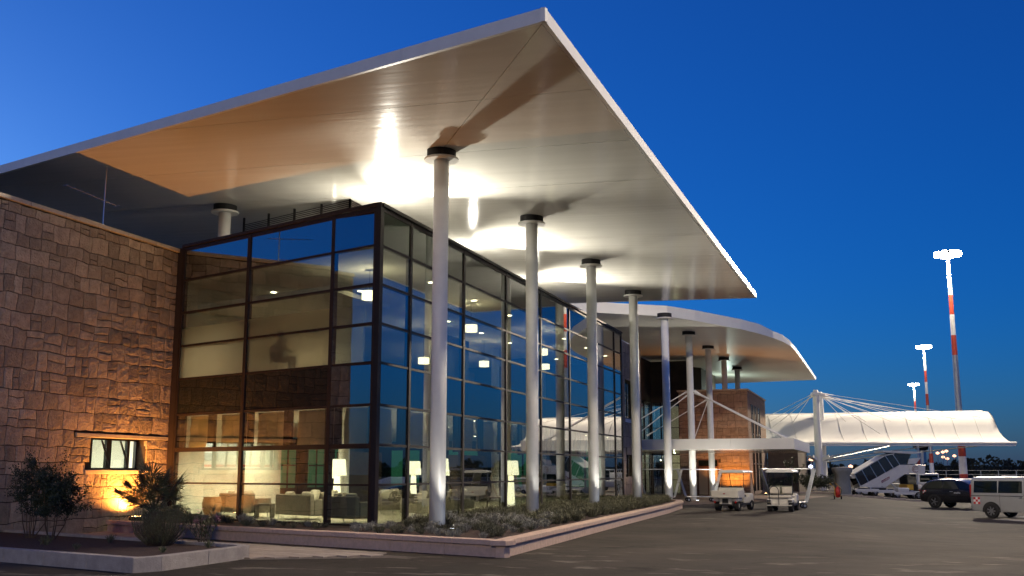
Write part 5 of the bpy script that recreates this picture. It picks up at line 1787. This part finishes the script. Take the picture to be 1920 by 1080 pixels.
# chassis
MB().box(0.6, 5.3, 0.3, 1.7, 0.42, 0.62).build('chassis', M_DARK, st)
MB().box(4.05, 4.9, 0.05, 1.9, 0.5, 0.95).build('cab_base', M_YELLOW, st, bevel=0.04)
MB().box(4.1, 4.85, 0.08, 1.87, 0.952, 1.75).build('cab_glass', M_CARGL, st, bevel=0.03)
MB().box(4.0, 4.95, 0.03, 1.92, 1.752, 1.83).build('cab_roof', M_WHITEV, st, bevel=0.02)
for x in (1.2, 4.5):
    for yy, sd in ((0.2, -1), (1.75, 1)):
        wheel(st, x, yy, 0.38, 0.24, M_RIM, sd, spokes=5)
for (p, q) in (((2.2, 0.3, 0.6), (3.3, 0.3, 1.7)), ((3.3, 0.3, 0.6), (2.4, 0.3, 1.4)), ((4.9, 0.2, 0.6), (5.0, 0.2, 1.85)), ((4.2, 0.15, 1.85), (4.6, 0.15, 0.9))):
    MB().beam(p, q, 0.10, 0.10).build('lift_strut', M_GALV, st)

# --- baggage tractor and dollies in front of the stairs
def make_dolly(x, y, rz, label, cover):
    d = empty('baggage_dolly', (x, y, gz(x, y)), rz, label, 'dolly', 'low white baggage dollies')
    MB().box(-0.95, 0.95, -0.6, 0.6, 0.42, 0.52).build('bed', M_WHITEV, d, bevel=0.02)
    MB().box(-0.93, 0.93, -0.62, -0.602, 0.30, 0.50).build('side_skirt', M_WHITEV, d)
    MB().beam((-0.95, -0.1, 0.45), (-1.75, -0.1, 0.95), 0.08, 0.08).build('draw_bar', M_GALV, d)
    MB().box(-0.6, 0.3, -0.55, 0.55, 0.525, 0.525 + cover).build('load', M_WHITEV if cover > 0.2 else M_DARK, d, bevel=0.06)
    for sx in (-0.65, 0.65):
        for yy, sd in ((-0.5, -1), (0.5, 1)):
            wheel(d, sx, yy, 0.24, 0.14, M_RIM, sd, spokes=4)
for k, (x, y, lab, cv) in enumerate(((11.2, 64.2, 'low white baggage dolly under the left end of the stairs', 0.18), (12.9, 64.4, 'low white baggage dolly with pale load under the stairs', 0.30), (10.0, 63.6, 'low white baggage dolly with raised draw bar, leftmost', 0.12))):
    make_dolly(x, y, 0.30, lab, cv)
trac = empty('baggage_tractor', (14.4, 64.8, gz(14.4, 65)), 0.30, 'small open baggage tractor with black fittings beside the stairs', 'tractor')
MB().box(-0.9, 0.9, -0.6, 0.6, 0.35, 0.62).build('body', M_WHITEV, trac, bevel=0.05)
MB().box(0.1, 0.85, -0.5, 0.5, 0.62, 0.92).build('bonnet', M_WHITEV, trac, bevel=0.06)
MB().box(-0.55, -0.15, -0.45, 0.45, 0.62, 0.75).build('seat', M_BLACK, trac, bevel=0.03)
MB().box(-0.62, -0.54, -0.45, 0.45, 0.70, 1.15).build('seat_back', M_BLACK, trac, bevel=0.03)
MB().tube((0.12, 0, 0.9), (-0.1, 0, 1.15), 0.02, n=6).build('steering_column', M_BLACK, trac)
MB().lathe([(0.18, -0.015), (0.18, 0.015)], (-0.1, 0, 1.16), 16).build('steering_wheel', M_BLACK, trac)
for sx in (-0.6, 0.6):
    for yy, sd in ((-0.55, -1), (0.55, 1)):
        wheel(trac, sx, yy, 0.28, 0.18, M_RIM, sd, spokes=4)
# --- small white trucks behind
def make_truck(x, y, rz, label, w, h, l, beacon=False):
    t = empty('utility_truck', (x, y, gz(x, y)), rz, label, 'truck', 'white utility trucks in the background')
    MB().box(-l / 2, l / 2, -w / 2, w / 2, 0.35, h * 0.55).build('body', M_WHITEV, t, bevel=0.06)
    MB().box(-l * 0.1, l / 2 - 0.1, -w / 2 + 0.05, w / 2 - 0.05, h * 0.55, h).build('cab', M_WHITEV, t, bevel=0.08)
    for sd in (-1, 1):
        MB().box(0.0, l / 2 - 0.25, sd * (w / 2 - 0.045) - 0.01, sd * (w / 2 - 0.045) + 0.01, h * 0.62, h * 0.92).build('side_window', M_CARGL, t)
    MB().box(l / 2 - 0.10, l / 2 - 0.085, -w / 2 + 0.2, w / 2 - 0.2, h * 0.62, h * 0.92).build('windscreen', M_CARGL, t)
    for sx in (-l * 0.3, l * 0.3):
        for sd in (-1, 1):
            wheel(t, sx, sd * (w / 2 - 0.08), 0.34, 0.2, M_RIM, sd, spokes=5)
    if beacon:
        MB().box(-0.05, 0.25, -0.5, 0.5, h + 0.002, h + 0.12).build('beacon_bar', mat('amber bar', (0.7, 0.35, 0.05), 0.4), t)
make_truck(9.6, 77.5, 2.0, 'small white truck seen left of the passenger stairs', 1.7, 1.75, 3.4)
make_truck(14.0, 74.5, 0.6, 'white pick-up truck behind the passenger stairs cab', 1.8, 2.0, 4.2)
make_truck(16.6, 72.0, 0.3, 'white truck with amber bar just left of the black car', 1.8, 1.55, 4.0, True)
# tail fin of a small aircraft behind the van
fin = empty('aircraft_tail', (21.3, 56.5, gz(21, 56)), 0.4, 'pale slanted aircraft tail fin above the van at the right edge', 'aircraft')
fixn(MB().extr([(-0.9, 0, 1.2), (1.1, 0, 1.2), (1.2, 0, 2.45), (-0.1, 0, 2.45)], (0, 0.12, 0)).build('fin', M_WHITEV, fin, bevel=0.03))
MB().lathe([(0.05, -2.4), (0.45, -0.6), (0.6, 1.5), (0.6, 4.5), (0.3, 6.0)], (0, 0.06, 1.1), 16, axis='x').build('fuselage', M_WHITEV, fin, smooth=True)
MB().box(-0.6, 0.5, -1.4, 1.5, 1.25, 1.31).build('tailplane', M_WHITEV, fin, bevel=0.02)
for (x, y) in ((4.2, 0.06), (1.4, -0.9), (1.4, 1.0)):
    MB().tube((x, y, 0.25), (x, 0.06 + (y - 0.06) * 0.4, 0.8), 0.05, n=6).build('gear_leg', M_STEEL, fin)
    MB().lathe([(0.1, -0.08), (0.25, -0.08), (0.25, 0.08), (0.1, 0.08)], (x, y, 0.25), 14, axis='y').build('wheel', M_TYRE, fin)

# --- grey covered unit and extinguisher stand
gu = empty('covered_unit', (8.35, 62.5, gz(8.35, 62)), 0.3, 'grey tarpaulin covered upright unit beside the membrane mast', 'cover')
rows = []
for k, (z, w, dp) in enumerate(((0.0, 0.62, 0.5), (0.8, 0.58, 0.48), (1.55, 0.54, 0.45), (1.72, 0.68, 0.58), (1.95, 0.76, 0.64), (2.12, 0.72, 0.6), (2.16, 0.3, 0.25))):
    row = []
    for i in range(25):
        a = 2 * PI * i / 24
        c, s_ = math.cos(a), math.sin(a)
        e = 4
        r = (abs(c) ** e + abs(s_) ** e) ** (-1 / e)
        wob = 1 + 0.03 * math.sin(7 * a + z * 3)
        row.append((w * r * c * wob, dp * r * s_ * wob, z))
    rows.append(row)
MB().grid(rows).build('tarpaulin', mat('grey tarpaulin', (0.20, 0.21, 0.21), 0.7, var=0.15, vscale=3, bump=0.4, bscale=5), gu, smooth=True)
ex = empty('fire_extinguisher', (8.5, 47.5, gz(8.5, 47)), 0.2, 'red wheeled fire extinguisher with yellow frame on the apron', 'extinguisher')
MB().lathe([(0.02, 0.10), (0.15, 0.14), (0.16, 0.62), (0.10, 0.74), (0.05, 0.78), (0.05, 0.84)], n=16).build('cylinder', mat('extinguisher red', (0.55, 0.04, 0.03), 0.35), ex, smooth=True)
for sx in (-1, 1):
    MB().path([(sx * 0.19, 0, 0.16), (sx * 0.19, 0.05, 0.75), (sx * 0.19 - 0.30, 0.15, 1.05)], 0.018, n=6).build('frame_tube', M_YELLOW, ex)
    MB().lathe([(0.04, -0.03), (0.13, -0.03), (0.13, 0.03), (0.04, 0.03)], (sx * 0.22, 0.05, 0.13), 14, axis='x').build('wheel', M_TYRE, ex)
MB().path([(0.05, -0.14, 0.8), (0.22, -0.2, 0.6), (0.15, -0.2, 0.3), (-0.05, -0.18, 0.25)], 0.02, n=6).build('hose', M_BLACK, ex)
# ================================================================== PLANTS
def rv(rnd, s=1.0):
    return Vector((rnd.uniform(-1, 1), rnd.uniform(-1, 1), rnd.uniform(-1, 1))) * s

def tuft_mesh(seed, n, h, r, w):
    """a tuft of upright narrow sprigs with small leaves"""
    rnd = random.Random(seed)
    mb = MB()
    for i in range(n):
        a = rnd.uniform(0, 2 * PI)
        q = rnd.random() ** 0.6
        base = Vector((0.35 * r * q * math.cos(a), 0.35 * r * q * math.sin(a), 0))
        top = Vector((r * q * math.cos(a), r * q * math.sin(a), h * rnd.uniform(0.6, 1.0) * (1 - 0.25 * q)))
        side = Vector((-math.sin(a), math.cos(a), 0)).lerp(rv(rnd), 0.5).normalized() * w
        mid = base.lerp(top, 0.55) + Vector((0, 0, 0.06 * h))
        mb.quad(base - side * 0.4, base + side * 0.4, mid + side, mid - side)
        mb.tri(mid - side, mid + side, top)
        for k in range(3):
            c = base.lerp(top, rnd.uniform(0.35, 0.95))
            d = rv(rnd, 0.05 + 0.12 * r)
            s_ = rv(rnd, w * 0.9)
            mb.tri(c - s_, c + s_, c + d)
    return mb

def lavender_bed():
    rnd = random.Random(3)
    protos = []
    for k in range(4):
        o = tuft_mesh(100 + k, 60, 0.30, 0.24, 0.012).build('lavender_plant', M_LAV if k < 3 else M_LAVG)
        o.location = (0, 0, -50)
        protos.append(o)
    spots = []
    def edge_x(y):
        pts = [(-4.92, 3.66), (9.0, 2.95), (20.0, 2.45), (26.5, 1.95), (29.2, 1.35)]
        for (a, xa), (b, xb) in zip(pts[:-1], pts[1:]):
            if a <= y <= b:
                return xa + (xb - xa) * (y - a) / (b - a)
        return 1.2
    # rows along the long side
    y = -3.6
    while y < 29:
        for k in range(7):
            x = -1.2 + k * 0.62 + rnd.uniform(-0.22, 0.22)
            yy = y + rnd.uniform(-0.3, 0.3)
            if x > edge_x(yy) - 0.75: continue
            # keep behind the short-side kerb
            if (x - 3.66) * -0.327 + (yy + 4.92) * -0.945 > -0.75: continue
            if (x + 1.93) * -0.327 + (yy - 0.1) * -0.945 < 0.25 and x < -1.6: continue
            if abs(x) < 0.3 and abs(yy / SP - round(yy / SP)) < 0.05: continue
            spots.append((x, yy))
        y += 0.44
    # sparse front strip along the short face
    for i in range(26):
        q = 0.2 + i * 0.36
        p = Vector((-1.9, 0.0)) + LD * q + LNRM * rnd.uniform(0.35, 1.7)
        spots.append((p.x, p.y))
    camp = Vector((11.19, -26.39))
    spots.sort(key=lambda s: (Vector(s) - camp).length)
    far = MB()
    for i, (x, y) in enumerate(spots):
        grey = y < 4 and rnd.random() < 0.35
        pr = protos[3] if grey else protos[rnd.randrange(3)]
        sc_ = rnd.uniform(0.65, 1.15) * (0.85 if y < 0.5 else 1.35)
        if i < 250:
            o = pr.copy(); COL.objects.link(o)
            o.location = (x, y, 0.305); o.rotation_euler = (0, 0, rnd.uniform(0, 6.28)); o.scale = (sc_, sc_, sc_ * rnd.uniform(0.8, 1.15))
            if grey:
                tag(o, 'small silvery grey shrub at the front of the raised bed', 'plant', 'silvery shrubs in the raised bed')
            else:
                tag(o, 'small grey green lavender tuft in the raised bed', 'plant', 'lavender tufts in the raised bed')
        else:
            a = rnd.uniform(0, 6.28)
            b = len(far.v)
            ca, sa = math.cos(a), math.sin(a)
            for v in pr.data.vertices:
                c = v.co * sc_
                far.v.append((x + c.x * ca - c.y * sa, y + c.x * sa + c.y * ca, 0.305 + c.z))
            far.f += [tuple(b + j for j in p.vertices) for p in pr.data.polygons]
    if far.v:
        o = far.build('lavender_cover', M_LAV)
        tag(o, 'far end of the lavender planting', 'plant', kind='stuff')
    for p in protos:
        bpy.data.objects.remove(p)
    return len(spots)
lavender_bed()

# --- fan palm
def make_palm(x, y, z, label):
    rnd = random.Random(17)
    t = empty('fan_palm', (x, y, z), 0, label, 'palm')
    mb = MB()
    mb.lathe([(0.16, 0.0), (0.19, 0.15), (0.16, 0.4), (0.09, 0.55)], n=10)
    for k in range(60):
        a = rnd.uniform(0, 6.28); zz = rnd.uniform(0.05, 0.5)
        p = Vector((0.16 * math.cos(a), 0.16 * math.sin(a), zz))
        mb.tri(p + Vector((0, 0, -0.03)), p + Vector((0.02 * -math.sin(a), 0.02 * math.cos(a), 0.02)), p + Vector((0.06 * math.cos(a), 0.06 * math.sin(a), 0.10)))
    mb.build('trunk', M_STEM, t)
    for k in range(30):
        a = k * 2.399 + rnd.uniform(-0.2, 0.2)
        el = rnd.uniform(-0.15, 1.35)
        L = rnd.uniform(0.45, 0.85)
        d = Vector((math.cos(a) * math.cos(el), math.sin(a) * math.cos(el), math.sin(el)))
        base = Vector((0, 0, 0.50)); tip = base + d * L
        fr = MB().tube(base, tip, 0.012, 0.008, n=5, cap=False)
        up = d.cross(Vector((-math.sin(a), math.cos(a), 0))).normalized()
        sd = d.cross(up).normalized()
        m_ = 20
        for i in range(m_):
            th = (i / (m_ - 1) - 0.5) * 3.7
            dd = (d * math.cos(th) + sd * math.sin(th)).normalized()
            ln = rnd.uniform(0.42, 0.58) * (1 - 0.15 * abs(th) / 1.85)
            wv = dd.cross(up).normalized() * 0.016
            p1 = tip + dd * ln * 0.55 + up * 0.01
            p2 = tip + dd * ln + Vector((0, 0, -0.06 * rnd.random()))
            fr.quad(tip, p1 - wv, p2, p1 + wv)
            fr.tri(tip, p1 + wv, p1 + up * 0.012)
        fr.build('frond', M_PALM, t)
    t.scale = (1.2, 1.2, 1.1)
make_palm(-6.25, -3.6, 0.2, 'spiky fan palm silhouetted against the orange lit wall')

# --- bushes with sprigs
def make_bush(name, x, y, z, h, r, n, label, m, seed, leaf=0.05, stem_n=7, upright=0.3, lean=(0, 0)):
    rnd = random.Random(seed)
    t = empty(name, (x, y, z), 0, label, 'bush')
    st_ = MB(); lf_ = MB()
    tips = []
    for k in range(stem_n):
        a = 2 * PI * k / stem_n + rnd.uniform(-0.4, 0.4)
        q = rnd.uniform(0.15, 0.8)
        p0 = Vector((0.08 * math.cos(a), 0.08 * math.sin(a), 0))
        p1 = Vector((0.6 * r * q * math.cos(a), 0.6 * r * q * math.sin(a), h * 0.2))
        p2 = Vector((r * q * math.cos(a) + lean[0], r * q * math.sin(a) + lean[1], h * rnd.uniform(0.7, 0.95)))
        st_.tube(p0, p1, 0.016, 0.011, n=5, cap=False).tube(p1, p2, 0.011, 0.005, n=5, cap=False)
        for s_ in range(5):
            f = rnd.uniform(0.15, 1.0)
            b_ = p1.lerp(p2, f)
            tip = b_ + Vector((rnd.uniform(-1, 1) * r * 0.6, rnd.uniform(-1, 1) * r * 0.6, rnd.uniform(-0.05, 0.35) * h))
            st_.tube(b_, tip, 0.006, 0.003, n=4, cap=False)
            tips.append((b_, tip))
    for i in range(n):
        b_, tip = tips[rnd.randrange(len(tips))]
        c = b_.lerp(tip, rnd.uniform(0.0, 1.1)) + rv(rnd, 0.09)
        d = (rv(rnd) + Vector((0, 0, upright))).normalized() * leaf * rnd.uniform(0.7, 1.5)
        s_ = d.cross(rv(rnd)).normalized() * leaf * 0.26
        lf_.quad(c, c + d * 0.5 + s_, c + d, c + d * 0.5 - s_)
    st_.build('stems', M_STEM, t)
    lf_.build('foliage', m, t)
    return t
make_bush('dark_shrub', -7.35, -5.9, 0.2, 1.75, 0.75, 6500, 'tall dark leafy shrub, right one of the two at the far left', M_LEAF, 41, leaf=0.060)
make_bush('dark_shrub', -8.35, -5.5, 0.2, 1.95, 0.72, 3600, 'taller sparse dark shrub, behind and left of its neighbour', M_LEAF, 42, leaf=0.055)
make_bush('dark_shrub', -8.9, -6.9, 0.2, 1.0, 0.55, 900, 'thin wispy shrub at the far left edge of the small bed', M_LEAF, 43, leaf=0.05)

def make_rosemary(x, y, z, label):
    rnd = random.Random(8)
    t = empty('rosemary_bush', (x, y, z), 0, label, 'bush')
    lf_ = MB(); st_ = MB()
    for k in range(230):
        a = rnd.uniform(0, 6.28); q = rnd.random() ** 0.55
        p0 = Vector((0.25 * q * math.cos(a), 0.25 * q * math.sin(a), 0))
        top = Vector((0.66 * q * math.cos(a), 0.66 * q * math.sin(a), rnd.uniform(0.5, 1.0) * (1.0 - 0.15 * q * q)))
        mid = p0.lerp(top, 0.5) + Vector((0.10 * q * math.cos(a), 0.10 * q * math.sin(a), -0.03))
        st_.tube(p0, mid, 0.005, 0.004, n=3, cap=False).tube(mid, top, 0.004, 0.002, n=3, cap=False)
        for i in range(30):
            f = 0.12 + 0.88 * i / 29
            c = p0.lerp(mid, f * 2) if f < 0.5 else mid.lerp(top, f * 2 - 1)
            d = (rv(rnd) * 0.8 + Vector((0, 0, 0.9))).normalized() * rnd.uniform(0.035, 0.06)
            s_ = d.cross(rv(rnd)).normalized() * 0.0055
            lf_.tri(c - s_, c + s_, c + d)
    st_.build('stems', M_STEM, t)
    lf_.build('foliage', M_ROSE, t)
make_rosemary(-3.75, -6.65, 0.2, 'dense upright rosemary bush in front of the palm')

def make_oleander(x, y, z, label):
    rnd = random.Random(29)
    t = empty('oleander', (x, y, z), 0, label, 'bush')
    st_ = MB(); lf_ = MB(); fl = []
    for k in range(12):
        a = 2 * PI * k / 12 + rnd.uniform(-0.3, 0.3); q = rnd.uniform(0.1, 1)
        p0 = Vector((0.05 * math.cos(a), 0.05 * math.sin(a), 0))
        top = Vector((0.55 * q * math.cos(a), 0.45 * q * math.sin(a), rnd.uniform(0.45, 0.85)))
        st_.tube(p0, top, 0.009, 0.005, n=5, cap=False)
        for i in range(22):
            f = 0.25 + 0.75 * i / 21
            c = p0.lerp(top, f)
            b = i * 2.4
            d = (Vector((math.cos(b), math.sin(b), 0.7 + 0.5 * f))).normalized() * rnd.uniform(0.10, 0.16)
            s_ = d.cross(Vector((0, 0, 1))).normalized() * 0.013
            lf_.quad(c, c + d * 0.5 + s_, c + d, c + d * 0.5 - s_)
        if k in (1, 4, 6, 9):
            fl.append(top)
    st_.build('stems', M_STEM, t)
    lf_.build('foliage', M_PALM, t)
    for p in fl:
        mb = MB()
        for i in range(16):
            c = p + rv(rnd, 0.055) + Vector((0, 0, 0.03))
            for j in range(5):
                b = j * 1.256 + i
                d = Vector((math.cos(b), math.sin(b), 0.4)) * 0.028
                s_ = Vector((-math.sin(b), math.cos(b), 0)) * 0.014
                mb.quad(c, c + d * 0.6 + s_, c + d, c + d * 0.6 - s_)
        mb.build('flower_cluster', M_FLOWER, t)
make_oleander(-2.95, -6.15, 0.2, 'oleander with pink flower clusters at the end of the small bed')
for i, (x, y, s_, lab) in enumerate(((-2.3, -6.9, 0.6, 'small sprig plant at the right tip of the small bed'), (-5.4, -6.2, 0.7, 'low dry tuft between shrub and rosemary'), (-6.2, -7.3, 0.8, 'low green tuft near the front kerb'), (-4.6, -8.2, 0.5, 'tiny tuft in the bare front soil'), (-2.4, -8.3, 0.5, 'tiny tuft near the kerb corner'))):
    o = tuft_mesh(300 + i, 40, 0.34, 0.22, 0.012).build('small_plant', M_ROSE if i % 2 == 0 else M_LAV)
    o.location = (x, y, 0.21); o.scale = (s_, s_, s_)
    tag(o, lab, 'plant')
# shrubs by the membrane mast and the annex
for i, (x, y, h, r, lab) in enumerate(((5.6, 66.0, 1.6, 1.1, 'dark green shrub right of the panelled trolley'), (4.4, 64.5, 2.6, 1.0, 'taller green shrub above the right golf cart'), (7.4, 78.5, 1.3, 1.0, 'low dark shrub at the foot of the membrane masts'), (3.2, 63.0, 1.1, 0.9, 'low dark shrub beside the slit windows'), (6.6, 70.0, 1.3, 1.1, 'dark shrub left of the membrane mast foot'))):
    make_bush('green_shrub', x, y, gz(x, y), h, r, 2200, lab, M_PALM if i < 2 else M_LEAF, 60 + i, leaf=0.13)
